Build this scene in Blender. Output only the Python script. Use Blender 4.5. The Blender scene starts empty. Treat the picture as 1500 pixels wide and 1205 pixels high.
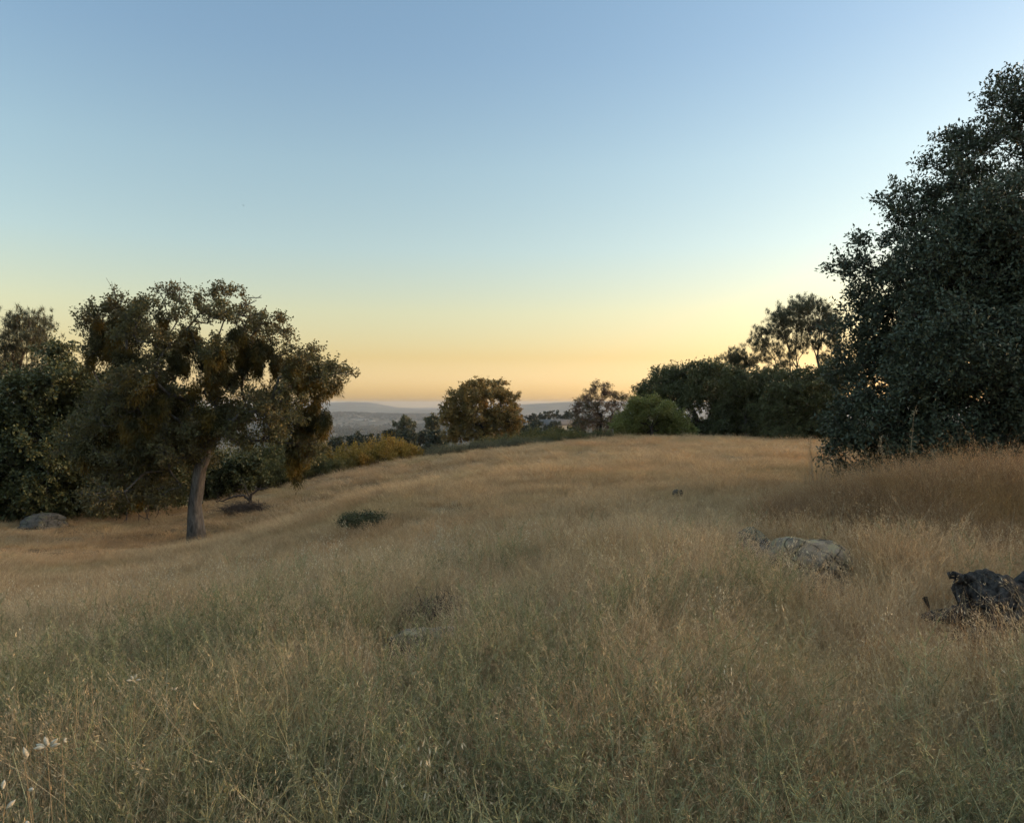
import bpy, bmesh, math, random
import numpy as np
R = math.radians
sc = bpy.context.scene
col = sc.collection
PI = math.pi

# ------------------------------------------------------------------ camera
F = 1083.0                      # focal length in pixels of a 1500 px wide frame
EYE = 1.6
PITCH = R(-0.66)
cam = bpy.data.cameras.new('camera')
camera = bpy.data.objects.new('camera', cam)
col.objects.link(camera)
cam.sensor_width = 36.0
cam.lens = 36.0 * F / 1500.0
cam.clip_start, cam.clip_end = 0.05, 60000
camera.location = (0, 0, EYE)
camera.rotation_euler = (R(90) + PITCH, 0, 0)
sc.camera = camera
sc.render.resolution_x, sc.render.resolution_y = 1024, 822

# ------------------------------------------------------------------ sky, sun, exposure
SUN_EL, SUN_ROT = R(7.0), R(74.0)
world = bpy.data.worlds.new('World')
sc.world = world
world.use_nodes = True
nt = world.node_tree
bg = nt.nodes['Background']
sky = nt.nodes.new('ShaderNodeTexSky')
sky.sky_type = 'NISHITA'
sky.sun_disc = False
sky.sun_elevation, sky.sun_rotation = SUN_EL, SUN_ROT
sky.air_density, sky.dust_density, sky.ozone_density = 0.8, 1.0, 1.0
tc = nt.nodes.new('ShaderNodeTexCoord')
sep = nt.nodes.new('ShaderNodeSeparateXYZ')
ramp = nt.nodes.new('ShaderNodeValToRGB')      # evening sky tint by height above the horizon, plus added fill light overhead
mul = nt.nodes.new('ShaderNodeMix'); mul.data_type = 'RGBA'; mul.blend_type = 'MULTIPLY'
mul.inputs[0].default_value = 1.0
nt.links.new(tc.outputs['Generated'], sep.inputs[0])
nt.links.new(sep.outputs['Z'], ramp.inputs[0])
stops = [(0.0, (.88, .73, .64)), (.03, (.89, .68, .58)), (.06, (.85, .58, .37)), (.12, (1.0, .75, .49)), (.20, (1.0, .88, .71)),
         (.30, (1.03, .965, .82)), (.42, (.94, .95, .905)), (.53, (.93, .985, .965)), (.70, (2.9, 2.4, 1.75)), (1.0, (4.2, 3.35, 2.35))]  # last two stops, above the view, boosted and warmed to brighten the ground
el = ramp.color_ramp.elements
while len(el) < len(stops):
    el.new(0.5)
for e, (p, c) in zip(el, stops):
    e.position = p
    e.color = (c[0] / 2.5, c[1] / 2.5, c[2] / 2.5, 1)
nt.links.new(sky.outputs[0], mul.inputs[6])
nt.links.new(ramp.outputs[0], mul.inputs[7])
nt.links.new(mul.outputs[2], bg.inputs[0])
bg.inputs[1].default_value = 0.15

sun = bpy.data.lights.new('sun', 'SUN')
sun.energy = 0.6
sun.angle = R(50)
sun.color = (1.0, 0.72, 0.45)
sun_o = bpy.data.objects.new('sun', sun)
col.objects.link(sun_o)
sun_o.rotation_euler = (R(90) - SUN_EL, 0, PI - SUN_ROT)   # comes from ahead and to the right
vs = sc.view_settings
vs.view_transform = 'Standard'
vs.look = 'None'
vs.gamma = 1.0
vs.exposure = 2.64
sc.cycles.max_bounces = 6
sc.cycles.diffuse_bounces = 4
sc.cycles.transmission_bounces = 4
sc.cycles.transparent_max_bounces = 8
sc.cycles.volume_bounces = 0
sc.cycles.adaptive_threshold = 0.025

# ------------------------------------------------------------------ terrain
cP, sP = math.cos(PITCH), math.sin(PITCH)

def at(px, py, Y):
    """the point at ground distance Y ahead that shows at pixel (px, py)"""
    u, v = (px - 750) / F, (602.5 - py) / F
    dy, dz = cP - sP * v, sP + cP * v
    return np.array([u / dy * Y, Y, EYE + dz / dy * Y])

ctrl = [at(930, 640, 40), at(1200, 650, 35), at(1060, 643, 38), at(750, 655, 38), at(650, 665, 38), at(500, 690, 36), at(400, 716, 33),
        at(300, 737, 30), at(100, 757, 28), at(0, 767, 27), at(287, 796, 22),
        (-2, 4, -.22), (2, 4, .02), (0, 8, -.14), (-1.7, 8, -.38), (-4.3, 10, -1.15), (-6.4, 15, -1.75), (-3.4, 15, -.74), (4.5, 7, .12), (8, 10, .15), (9.5, 13, .15), (6, 20, .0), (14, 20, .15),
        (-6, 8, -.92), (-9, 12, -1.35), (-13, 18, -1.95), (0, 15, -.27), (-4, 18, -.9),
        (-40, 45, -7), (-18, 45, -4.9), (-6, 48, -2.9), (4, 55, -1.7), (15, 52, -1.0), (28, 48, -.6), (50, 50, 0),
        (0, 70, -3.6), (25, 80, -3.0), (-25, 80, -9), (-60, 90, -15), (60, 90, -3),
        (-40, 150, -18), (0, 150, -13), (30, 150, -8), (90, 150, -10), (-140, 150, -26),
        (0, 300, -32), (25, 300, -13), (120, 300, -22), (-150, 300, -38), (-300, 200, -40), (300, 200, -20),
        (0, 0, 0), (0, -10, .3), (-20, -10, -1.2), (20, -10, 1.2), (-60, -30, -4), (60, -30, 3), (0, -120, 5), (-200, -120, -15), (200, -120, 5),
        (-45, 20, -5.5), (40, 15, 1.2), (100, 30, 2), (-100, 30, -14)]
ctrl = np.array([np.array(c, float) for c in ctrl])
ctrl[:9, 2] -= .12            # the grass stands this much above the ground seen in the distance

def tps_kernel(d2):
    return 0.5 * d2 * np.log(d2 + 1e-9)
_S = 30.0
_cp = ctrl[:, :2] / _S
_n = len(_cp)
_K = tps_kernel(((_cp[:, None] - _cp[None]) ** 2).sum(2)) + np.eye(_n) * 2e-4
_P = np.hstack([np.ones((_n, 1)), _cp])
_A = np.zeros((_n + 3, _n + 3))
_A[:_n, :_n] = _K; _A[:_n, _n:] = _P; _A[_n:, :_n] = _P.T
_w = np.linalg.solve(_A, np.concatenate([ctrl[:, 2], np.zeros(3)]))

def smooth(a, b, x):
    t = np.clip((x - a) / (b - a), 0, 1)
    return t * t * (3 - 2 * t)

def height(X, Y):
    X = np.atleast_1d(np.asarray(X, float)); Y = np.atleast_1d(np.asarray(Y, float))
    out = np.empty(X.shape)
    r = np.hypot(X, Y)
    for s in range(0, len(X), 20000):
        q = np.stack([X[s:s + 20000], Y[s:s + 20000]], 1) / _S
        k = np.clip(np.hypot(q[:, 0], q[:, 1]) * _S, 1e-6, None)
        q = q * np.minimum(1, 320 / k)[:, None]
        d2 = ((q[:, None] - _cp[None]) ** 2).sum(2)
        out[s:s + 20000] = tps_kernel(d2) @ _w[:_n] + _w[_n] + q @ _w[_n + 1:]
    bump = (.045 * np.sin(X * 1.3 + .6 * np.sin(Y * .7)) * np.sin(Y * 1.1 + 1.3 + .7 * np.sin(X * .5)) + .03 * np.sin(X * 2.9 + Y * 1.7) * np.sin(Y * 2.3 - X * .8))
    out += bump * smooth(1, 6, r) * (1 - smooth(60, 120, r))
    # the valley and the low swells beyond it
    far = (-122 + 9 * np.sin(X / 420 + 1) * np.sin(Y / 530) + 6 * np.sin(X / 190 + Y / 260)
           + 44 * np.exp(-((Y - 5600) / 800) ** 2) * (.86 + .14 * np.sin(X / 300 + .5)) * np.exp(-((X + 900) / 1500) ** 2) + 30 * smooth(6000, 9000, Y))
    t = smooth(260, 1500, r)
    return out * (1 - t) + far * t

def hz(x, y):
    return float(height(x, y)[0])

def ground_hit(px, py):
    """where the ray through a pixel meets the ground"""
    Ys = np.linspace(1.2, 60, 1600)
    P = np.array([at(px, py, y) for y in Ys])
    d = P[:, 2] - height(P[:, 0], P[:, 1])
    i = int(np.argmax(d < 0)) if (d < 0).any() else len(Ys) - 1
    return P[i, 0], P[i, 1], hz(P[i, 0], P[i, 1])

# ------------------------------------------------------------------ helpers
def nodes(name):
    m = bpy.data.materials.new(name)
    m.use_nodes = True
    t = m.node_tree
    return m, t, t.nodes['Principled BSDF'], t.nodes['Material Output']

def add(t, kind, **kw):
    n = t.nodes.new(kind)
    for k, v in kw.items():
        setattr(n, k, v)
    return n

def ramp_node(t, stops):
    n = t.nodes.new('ShaderNodeValToRGB')
    e = n.color_ramp.elements
    while len(e) < len(stops):
        e.new(.5)
    for x, (p, c) in zip(e, stops):
        x.position = p
        x.color = (*c, 1)
    return n

def mixc(t, a, b, fac, blend='MIX'):
    n = t.nodes.new('ShaderNodeMix'); n.data_type = 'RGBA'; n.blend_type = blend
    for sock, v in ((n.inputs[6], a), (n.inputs[7], b), (n.inputs[0], fac)):
        if isinstance(v, (int, float)):
            sock.default_value = v
        elif isinstance(v, tuple):
            sock.default_value = (*v, 1)
        else:
            t.links.new(v, sock)
    return n.outputs[2]

def world_noise(t, scale, detail=3, rough=.55, dist=0.0, squash=None):
    g = t.nodes.new('ShaderNodeNewGeometry')
    n = t.nodes.new('ShaderNodeTexNoise')
    n.inputs['Scale'].default_value = scale
    n.inputs['Detail'].default_value = detail
    n.inputs['Roughness'].default_value = rough
    n.inputs['Distortion'].default_value = dist
    src = g.outputs['Position']
    if squash:
        mp = t.nodes.new('ShaderNodeMapping'); mp.inputs['Scale'].default_value = squash
        t.links.new(src, mp.inputs[0]); src = mp.outputs[0]
    t.links.new(src, n.inputs['Vector'])
    return n.outputs[0]

def leaf_material(name, a, b, c=None, transl=.25, rough=.55, patch=1.2):
    """a, b: the two ends of the leaf-to-leaf spread; c: colour of some clumps"""
    m, t, p, out = nodes(name)
    at_ = add(t, 'ShaderNodeAttribute', attribute_name='tint')
    base = mixc(t, a, b, at_.outputs['Fac'])
    if c:
        nz = world_noise(t, patch, 2)
        rp = ramp_node(t, [(.45, (0, 0, 0)), (.62, (1, 1, 1))])
        t.links.new(nz, rp.inputs[0])
        base = mixc(t, base, c, rp.outputs[0])
    t.links.new(base, p.inputs['Base Color'])
    p.inputs['Roughness'].default_value = rough
    p.inputs['Specular IOR Level'].default_value = .3
    if transl:
        tr = t.nodes.new('ShaderNodeBsdfTranslucent')
        t.links.new(base, tr.inputs[0])
        mx = t.nodes.new('ShaderNodeMixShader'); mx.inputs[0].default_value = transl
        t.links.new(p.outputs[0], mx.inputs[1]); t.links.new(tr.outputs[0], mx.inputs[2])
        t.links.new(mx.outputs[0], out.inputs[0])
    return m

def bark_material(name, a, b, scale=9):
    m, t, p, out = nodes(name)
    nz = world_noise(t, scale, 5, .65, .4, (1, 1, .25))
    rp = ramp_node(t, [(.32, a), (.68, b)])
    t.links.new(nz, rp.inputs[0])
    t.links.new(rp.outputs[0], p.inputs['Base Color'])
    p.inputs['Roughness'].default_value = .95
    p.inputs['Specular IOR Level'].default_value = .15
    bp = t.nodes.new('ShaderNodeBump'); bp.inputs['Strength'].default_value = .9; bp.inputs['Distance'].default_value = .04
    t.links.new(nz, bp.inputs['Height']); t.links.new(bp.outputs[0], p.inputs['Normal'])
    return m

def mesh_np(name, V, faces, mat=None, tint=None, parent=None, smooth_=False, link=True):
    """faces: list of (M, k) index arrays"""
    me = bpy.data.meshes.new(name)
    V = np.asarray(V, np.float32)
    me.vertices.add(len(V)); me.vertices.foreach_set('co', V.ravel())
    faces = [np.asarray(f, np.int32) for f in faces if len(f)]
    loops = np.concatenate([f.ravel() for f in faces])
    tot = np.concatenate([np.full(len(f), f.shape[1], np.int32) for f in faces])
    start = np.concatenate([[0], np.cumsum(tot)[:-1]]).astype(np.int32)
    me.loops.add(len(loops)); me.loops.foreach_set('vertex_index', loops)
    me.polygons.add(len(tot)); me.polygons.foreach_set('loop_start', start)
    if smooth_:
        me.polygons.foreach_set('use_smooth', np.ones(len(tot), bool))
    me.update(calc_edges=True)
    if tint is not None:
        a = me.attributes.new('tint', 'FLOAT', 'POINT')
        a.data.foreach_set('value', np.asarray(tint, np.float32))
    if mat:
        me.materials.append(mat)
    o = bpy.data.objects.new(name, me)
    if link:
        col.objects.link(o)
    if parent:
        o.parent = parent
    return o

def tag(o, label=None, cat=None, group=None, kind=None):
    for k, v in (('label', label), ('category', cat), ('group', group), ('kind', kind)):
        if v:
            o[k] = v
    return o

def thing(name, label, cat, loc, group=None):
    o = bpy.data.objects.new(name, None)
    o.empty_display_size = .3
    col.objects.link(o)
    o.location = [float(v) for v in loc]
    return tag(o, label, cat, group)

def copy_tree(o, loc, rz=0, s=1.0, label=None):
    c = o.copy(); col.objects.link(c)
    c.location = [float(v) for v in loc]; c.rotation_euler = (0, 0, rz); c.scale = (s, s, s) if np.isscalar(s) else s
    if label:
        c['label'] = label
    for ch in list(o.children):
        d = ch.copy(); col.objects.link(d); d.parent = c
    return c

def frame_of(D):
    """two unit vectors across each direction"""
    D = D / np.linalg.norm(D, axis=1, keepdims=True)
    ref = np.where(np.abs(D[:, 2:3]) > .9, np.array([[1., 0, 0]]), np.array([[0, 0, 1.]]))
    A = np.cross(D, ref); A /= np.linalg.norm(A, axis=1, keepdims=True)
    return D, A, np.cross(D, A)

def tubes(P0, P1, r0, r1, sides=5):
    """a tapered prism for every edge"""
    P0, P1 = np.asarray(P0, float), np.asarray(P1, float)
    D, A, B = frame_of(P1 - P0 + 1e-7)
    an = np.arange(sides) * 2 * PI / sides
    ring = A[:, None] * np.cos(an)[None, :, None] + B[:, None] * np.sin(an)[None, :, None]
    v0 = P0[:, None] + ring * np.asarray(r0)[:, None, None]
    v1 = P1[:, None] + ring * np.asarray(r1)[:, None, None]
    V = np.concatenate([v0, v1], 1).reshape(-1, 3)
    b = np.arange(len(P0))[:, None] * 2 * sides
    i = np.arange(sides)[None]
    j = (i + 1) % sides
    Fq = np.stack([b + i, b + j, b + sides + j, b + sides + i], 2).reshape(-1, 4)
    return V, Fq

def sweep(pts, rad, sides=12, rng=None, rough=0.0):
    """one smooth tube along a polyline, ends closed"""
    pts = np.asarray(pts, float); n = len(pts)
    D = np.gradient(pts, axis=0)
    D, A, B = frame_of(D)
    an = np.arange(sides) * 2 * PI / sides
    w = np.ones((n, sides))
    if rough and rng is not None:
        lobes = rng.uniform(0, 6.28, 4)
        z = np.linspace(0, 1, n)[:, None]
        for k, ph in zip((2, 3, 5, 7), lobes):
            w += rough / k ** .5 * np.sin(k * an[None] + ph + z * rng.uniform(-2, 2))
        w += rng.normal(0, rough * .35, w.shape)
    # keep one common frame so that the tube does not twist
    A = np.tile(A[:1], (n, 1)); A -= D * (A * D).sum(1, keepdims=True); A /= np.linalg.norm(A, axis=1, keepdims=True)
    B = np.cross(D, A)
    V = pts[:, None] + (A[:, None] * np.cos(an)[None, :, None] + B[:, None] * np.sin(an)[None, :, None]) * (np.asarray(rad)[:, None] * w)[:, :, None]
    V = V.reshape(-1, 3)
    i = np.arange(n - 1)[:, None] * sides; a = np.arange(sides)[None]; b = (a + 1) % sides
    Fq = np.stack([i + a, i + b, i + sides + b, i + sides + a], 2).reshape(-1, 4)
    c0, c1 = len(V), len(V) + 1
    V = np.vstack([V, pts[0], pts[-1]])
    a = np.arange(sides); b = (a + 1) % sides
    Ft = np.concatenate([np.stack([np.full(sides, c0), b, a], 1), np.stack([np.full(sides, c1), (n - 1) * sides + a, (n - 1) * sides + b], 1)])
    return V, Fq, Ft

def unit(n, rng):
    v = rng.normal(size=(n, 3))
    return v / np.linalg.norm(v, axis=1, keepdims=True)

def leaves(C, D, length, width, rng, fold=.25):
    """one folded four-cornered leaf per row: C root, D direction"""
    n = len(C)
    D, A, B = frame_of(D)
    th = rng.uniform(0, 2 * PI, n)[:, None]
    S = A * np.cos(th) + B * np.sin(th)
    N = np.cross(D, S)
    L = (length * rng.uniform(.65, 1.25, n))[:, None]
    W = (width * rng.uniform(.7, 1.2, n))[:, None]
    v0 = C
    v1 = C + D * L * .45 + S * W * .5 + N * W * fold
    v2 = C + D * L - N * L * .12
    v3 = C + D * L * .45 - S * W * .5 + N * W * fold
    V = np.stack([v0, v1, v2, v3], 1).reshape(-1, 3)
    Fq = np.arange(n * 4).reshape(-1, 4)
    return V, Fq

def join(parts):
    Vs, Fs, off = [], {}, 0
    for V, fs in parts:
        for f in fs:
            f = np.asarray(f)
            Fs.setdefault(f.shape[1], []).append(f + off)
        Vs.append(V); off += len(V)
    return np.vstack(Vs), [np.concatenate(v) for v in Fs.values()]

def grow(trunk, targets, rng, wander=.12, droop=0.0, pen=.3, step=.6):
    """join every target to a skeleton that starts as the trunk polyline; returns nodes, parents"""
    N = [np.array(p, float) for p in trunk]
    par = [-1] + list(range(len(N) - 1))
    dist = [0.0]
    for i in range(1, len(N)):
        dist.append(dist[-1] + np.linalg.norm(N[i] - N[i - 1]))
    lo = max(1, int(len(N) * .72))
    order = np.argsort(np.linalg.norm(targets - N[-1], axis=1))
    arr = np.array(N); da = np.array(dist)
    tip = []
    for k in order:
        T = targets[k]
        d = np.linalg.norm(arr - T, axis=1)
        score = d + pen * da + np.where(arr[:, 2] > T[2] + .6 * d, .5 * d, 0)
        score[:lo] += 1e3
        j = int(np.argmin(score))
        L = d[j]
        m = max(1, int(L / step))
        prev = j; a0 = arr[j]
        new, nd = [], []
        for q in range(1, m + 1):
            s = q / m
            p = a0 + (T - a0) * s
            if q < m:
                p = p + rng.normal(0, wander * min(1, L), 3) * .6
                p[2] += (.10 - droop) * L * math.sin(PI * s)
            par.append(prev); prev = len(par) - 1
            new.append(p); nd.append(da[j] + L * s)
        arr = np.vstack([arr, np.array(new)]); da = np.concatenate([da, nd])
        tip.append(prev)
    return arr, np.array(par), np.array(tip)

def limb_mesh(arr, par, tip, r_trunk, r_tip, n_trunk, sides=5, power=.5):
    cnt = np.zeros(len(arr)); cnt[tip] += 1
    for i in range(len(arr) - 1, 0, -1):
        cnt[par[i]] += cnt[i]
    cnt = np.maximum(cnt, 1)
    r = np.maximum(r_tip, r_trunk * .8 * (cnt / cnt[0]) ** power)
    idx = np.arange(1, len(arr))
    idx = idx[idx >= n_trunk]
    p = par[idx]
    rp = np.minimum(r[p], r[idx] * 1.5)
    return tubes(arr[p], arr[idx], rp, r[idx], sides)

# ------------------------------------------------------------------ materials
M = {}
M['oak_bark'] = bark_material('grey oak bark', (.050, .045, .042), (.15, .135, .125), 14)
M['dark_bark'] = bark_material('dark bark', (.03, .026, .022), (.085, .07, .06), 9)
M['pine_bark'] = bark_material('pine bark', (.05, .038, .03), (.13, .10, .08), 9)
M['dead_wood'] = bark_material('dead grey wood', (.035, .03, .03), (.12, .10, .095), 18)
M['char'] = bark_material('charred wood', (.008, .008, .009), (.10, .09, .085), 34)
M['blue_oak'] = leaf_material('oak leaves', (0.055, 0.060, 0.027), (0.170, 0.155, 0.068), (0.135, 0.110, 0.048), .3)
M['mistletoe'] = leaf_material('mistletoe', (0.022, 0.024, 0.008), (0.070, 0.062, 0.018), (0.170, 0.110, 0.018), .25)
M['live_oak'] = leaf_material('dark live oak leaves', (0.045, 0.053, 0.022), (0.118, 0.126, 0.052), None, .12, .5)
M['big_oak'] = leaf_material('glossy live oak leaves', (0.034, 0.048, 0.030), (0.098, 0.118, 0.076), None, .10, .45)
M['crest_oak'] = leaf_material('crest oak leaves', (0.105, 0.086, 0.034), (0.260, 0.200, 0.075), (0.300, 0.190, 0.060), .3)
M['pine'] = leaf_material('grey pine needles', (0.075, 0.082, 0.052), (0.150, 0.155, 0.095), None, .15)
M['dark_pine'] = leaf_material('dark pine needles', (0.060, 0.070, 0.043), (0.130, 0.138, 0.085), None, .15)
M['brown_leaf'] = leaf_material('dry brown leaves', (0.110, 0.065, 0.045), (0.250, 0.165, 0.110), (0.100, 0.090, 0.040), .25)
M['green_bush'] = leaf_material('fresh green leaves', (0.120, 0.135, 0.035), (0.250, 0.260, 0.085), None, .3)
M['scrub_gold'] = leaf_material('golden scrub', (0.140, 0.105, 0.022), (0.360, 0.250, 0.050), (0.320, 0.190, 0.035), .3)
M['scrub_green'] = leaf_material('olive scrub', (0.060, 0.068, 0.026), (0.150, 0.150, 0.060), (0.190, 0.155, 0.045), .25)
M['scrub_dark'] = leaf_material('dark evergreen scrub', (.026, .034, .014), (.075, .085, .035), None, .15)
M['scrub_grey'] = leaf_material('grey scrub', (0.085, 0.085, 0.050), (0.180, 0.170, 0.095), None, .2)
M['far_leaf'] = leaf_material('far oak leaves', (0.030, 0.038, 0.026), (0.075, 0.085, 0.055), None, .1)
M['straw'] = leaf_material('straw', (.22, .16, .095), (.42, .33, .21), None, .25)
M['pale_pod'] = leaf_material('papery pod', (.42, .37, .28), (.58, .53, .42), None, .3)
M['dead_twig'] = leaf_material('dead twigs', (0.030, 0.023, 0.021), (0.095, 0.070, 0.060), None, 0)

# ------------------------------------------------------------------ ground
def polar_sheet(r_list, ang):
    rr, aa = np.meshgrid(r_list, ang, indexing='ij')
    X, Y = rr * np.sin(aa), rr * np.cos(aa)
    return X, Y

na = np.concatenate([np.linspace(-50, 50, 360), np.linspace(50, 310, 131)[1:-1]])
na = np.radians(na)
rl = np.concatenate([[.05], np.geomspace(.5, 14000, 260)])
X, Y = polar_sheet(rl, na)
Z = height(X.ravel(), Y.ravel())
nr, nq = X.shape
ii = np.arange(nr - 1)[:, None] * nq
jj = np.arange(nq)[None]; kk = (jj + 1) % nq
Fg = np.stack([ii + jj, ii + nq + jj, ii + nq + kk, ii + kk], 2).reshape(-1, 4)[:, ::-1]
Vg = np.stack([X.ravel(), Y.ravel(), Z], 1)
cap = np.arange(nq)[None]

m, t, p, out = nodes('dry earth and thatch')
n1 = world_noise(t, .9, 6, .7)
r1 = ramp_node(t, [(.36, (.07, .05, .032)), (.52, (.20, .14, .08)), (.72, (.32, .24, .14))])
t.links.new(n1, r1.inputs[0])
n2 = world_noise(t, .012, 8, .72)
r2 = ramp_node(t, [(.36, (.030, .030, .022)), (.50, (.075, .066, .045)), (.60, (.15, .125, .085)), (.72, (.22, .19, .14))])
t.links.new(n2, r2.inputs[0])
g = t.nodes.new('ShaderNodeNewGeometry'); sp = t.nodes.new('ShaderNodeSeparateXYZ')
t.links.new(g.outputs['Position'], sp.inputs[0])
mr = t.nodes.new('ShaderNodeMapRange'); mr.inputs[1].default_value = 90; mr.inputs[2].default_value = 260
t.links.new(sp.outputs['Y'], mr.inputs[0])
t.links.new(mixc(t, r1.outputs[0], r2.outputs[0], mr.outputs[0]), p.inputs['Base Color'])
p.inputs['Roughness'].default_value = 1.0
p.inputs['Specular IOR Level'].default_value = 0.05
M['ground'] = m
ground = mesh_np('ground', Vg, [Fg, cap], m, smooth_=True)
tag(ground, kind='structure')

# far ridges
m, t, p, out = nodes('wooded ridge')
n2 = world_noise(t, .006, 8, .7)
r2 = ramp_node(t, [(.38, (.028, .032, .024)), (.55, (.075, .07, .045)), (.7, (.13, .11, .07))])
t.links.new(n2, r2.inputs[0]); t.links.new(r2.outputs[0], p.inputs['Base Color']); p.inputs['Roughness'].default_value = 1
M['ridge'] = m

def ridge(profile, Y0, depth, base, seed):
    rng = np.random.default_rng(seed)
    px = np.linspace(profile[0][0], profile[-1][0], 220)
    py = np.interp(px, [a for a, b in profile], [b for a, b in profile])
    k = np.hanning(9); k /= k.sum()
    py = np.convolve(np.pad(py, 4, 'edge'), k, 'valid')
    top = np.array([at(a, b, Y0) for a, b in zip(px, py)])
    w = 1.2 * np.convolve(rng.normal(size=len(px) + 8), k, 'valid')
    rows = []
    for s in np.linspace(-1, 1, 15):
        h = np.cos(s * PI / 2) ** 1.2 if abs(s) < .999 else 0
        rows.append(np.stack([top[:, 0] * (1 + s * depth / Y0 * .2), top[:, 1] + s * depth, base + (top[:, 2] + w - base) * h * (1 - .0 * s)], 1))
    V = np.array(rows); a, b, _ = V.shape
    i = np.arange(a - 1)[:, None] * b; j = np.arange(b - 1)[None]
    Fq = np.stack([i + j, i + j + 1, i + b + j + 1, i + b + j], 2).reshape(-1, 4)
    return V.reshape(-1, 3), [Fq]

h1 = ridge([(150, 615), (300, 600), (400, 593), (470, 590), (510, 588.5), (540, 589), (565, 594), (580, 596.5), (600, 597.5), (630, 601), (660, 602.5), (720, 606), (760, 612)], 9000, 1500, -125, 3)
h2 = ridge([(560, 607), (640, 601), (700, 596), (760, 592.5), (800, 590.5), (840, 588), (900, 587.5), (1000, 587.5), (1200, 588), (1500, 590)], 8000, 1500, -125, 5)
Vh, Fh = join([h1, h2])
hills = mesh_np('hills', Vh, Fh, M['ridge'], smooth_=True)
tag(hills, kind='structure')

# ------------------------------------------------------------------ trees
def crown_points(blobs, n, rng, X0, Y0, Z0, Y, depth_k=1.0, shell=.45):
    """points inside blobs given as (px, py, rx, ry[, depth offset m]) at distance Y, local to the tree's base"""
    out, vol = [], []
    for b in blobs:
        vol.append((b[2] * b[3]) ** 1.25 * (b[5] if len(b) > 5 else 1))
    vol = np.array(vol) / sum(vol)
    cnt = np.maximum(2, np.round(vol * n)).astype(int)
    for b, c in zip(blobs, cnt):
        px, py, rx, ry = b[:4]
        dy = b[4] if len(b) > 4 and b[4] is not None else rng.normal(0, .6)
        C = at(px, py, Y + dy) - np.array([X0, Y0, Z0])
        s = (Y + dy) / F
        u = unit(c, rng) * (rng.uniform(0, 1, c) ** shell)[:, None]
        rd = max(rx, ry) * s * depth_k
        out.append(C + u * np.array([rx * s, rd, ry * s]))
    return np.vstack(out)

def sprays(T, rng, per, spread, length, width, droop=0.0, out_from=None, k=3):
    """leaf sprigs round every target: k twigs each, with per leaves"""
    n = len(T)
    dirs = unit(n * k, rng)
    if out_from is not None:
        o = np.repeat(T - out_from, k, 0); o /= np.linalg.norm(o, axis=1, keepdims=True) + 1e-6
        dirs = dirs + .7 * o
    dirs[:, 2] += .25 - droop
    dirs /= np.linalg.norm(dirs, axis=1, keepdims=True)
    B = np.repeat(T, k, 0)
    L = spread * rng.uniform(.5, 1.3, n * k)[:, None]
    E = B + dirs * L
    per_t = max(1, per // k)
    s = rng.uniform(.25, 1.05, (n * k, per_t, 1))
    C = (B[:, None] + (E - B)[:, None] * s + rng.normal(0, spread * .16, (n * k, per_t, 3))).reshape(-1, 3)
    D = (np.repeat(dirs, per_t, 0) * .55 + unit(n * k * per_t, rng))
    D[:, 2] -= droop
    V, Fq = leaves(C, D, length, width, rng)
    clump = np.repeat(rng.uniform(0, 1, n * k), per_t)
    tint = np.clip(clump * .55 + rng.uniform(0, .45, len(clump)), 0, 1)
    return V, Fq, np.repeat(tint, 4), (B, E)

def needles(T, rng, per, length, width, up=.35, axis=None):
    n = len(T)
    ax = unit(n, rng) * .8 if axis is None else axis
    ax = ax.copy(); ax[:, 2] += up
    D = np.repeat(ax, per, 0) * .55 + unit(n * per, rng) * .8
    C = np.repeat(T, per, 0) + rng.normal(0, length * .18, (n * per, 3))
    D /= np.linalg.norm(D, axis=1, keepdims=True)
    A = frame_of(D)[1]
    L = length * rng.uniform(.7, 1.2, n * per)[:, None]
    V = np.stack([C - A * width / 2, C + A * width / 2, C + D * L], 1).reshape(-1, 3)
    tint = np.repeat(np.clip(np.repeat(rng.uniform(0, 1, n), per) * .6 + rng.uniform(0, .4, n * per), 0, 1), 3)
    return V, np.arange(n * per * 3).reshape(-1, 3), tint

def trunk_line(pts_px, Y, X0, Y0, Z0, n=9, rng=None):
    P = np.array([at(a, b, Y) - np.array([X0, Y0, Z0]) for a, b in pts_px])
    s = np.linspace(0, len(P) - 1, n)
    Q = np.stack([np.interp(s, np.arange(len(P)), P[:, i]) for i in range(3)], 1)
    if rng is not None:
        Q[1:] += rng.normal(0, .03, Q[1:].shape)
    return Q

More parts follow.
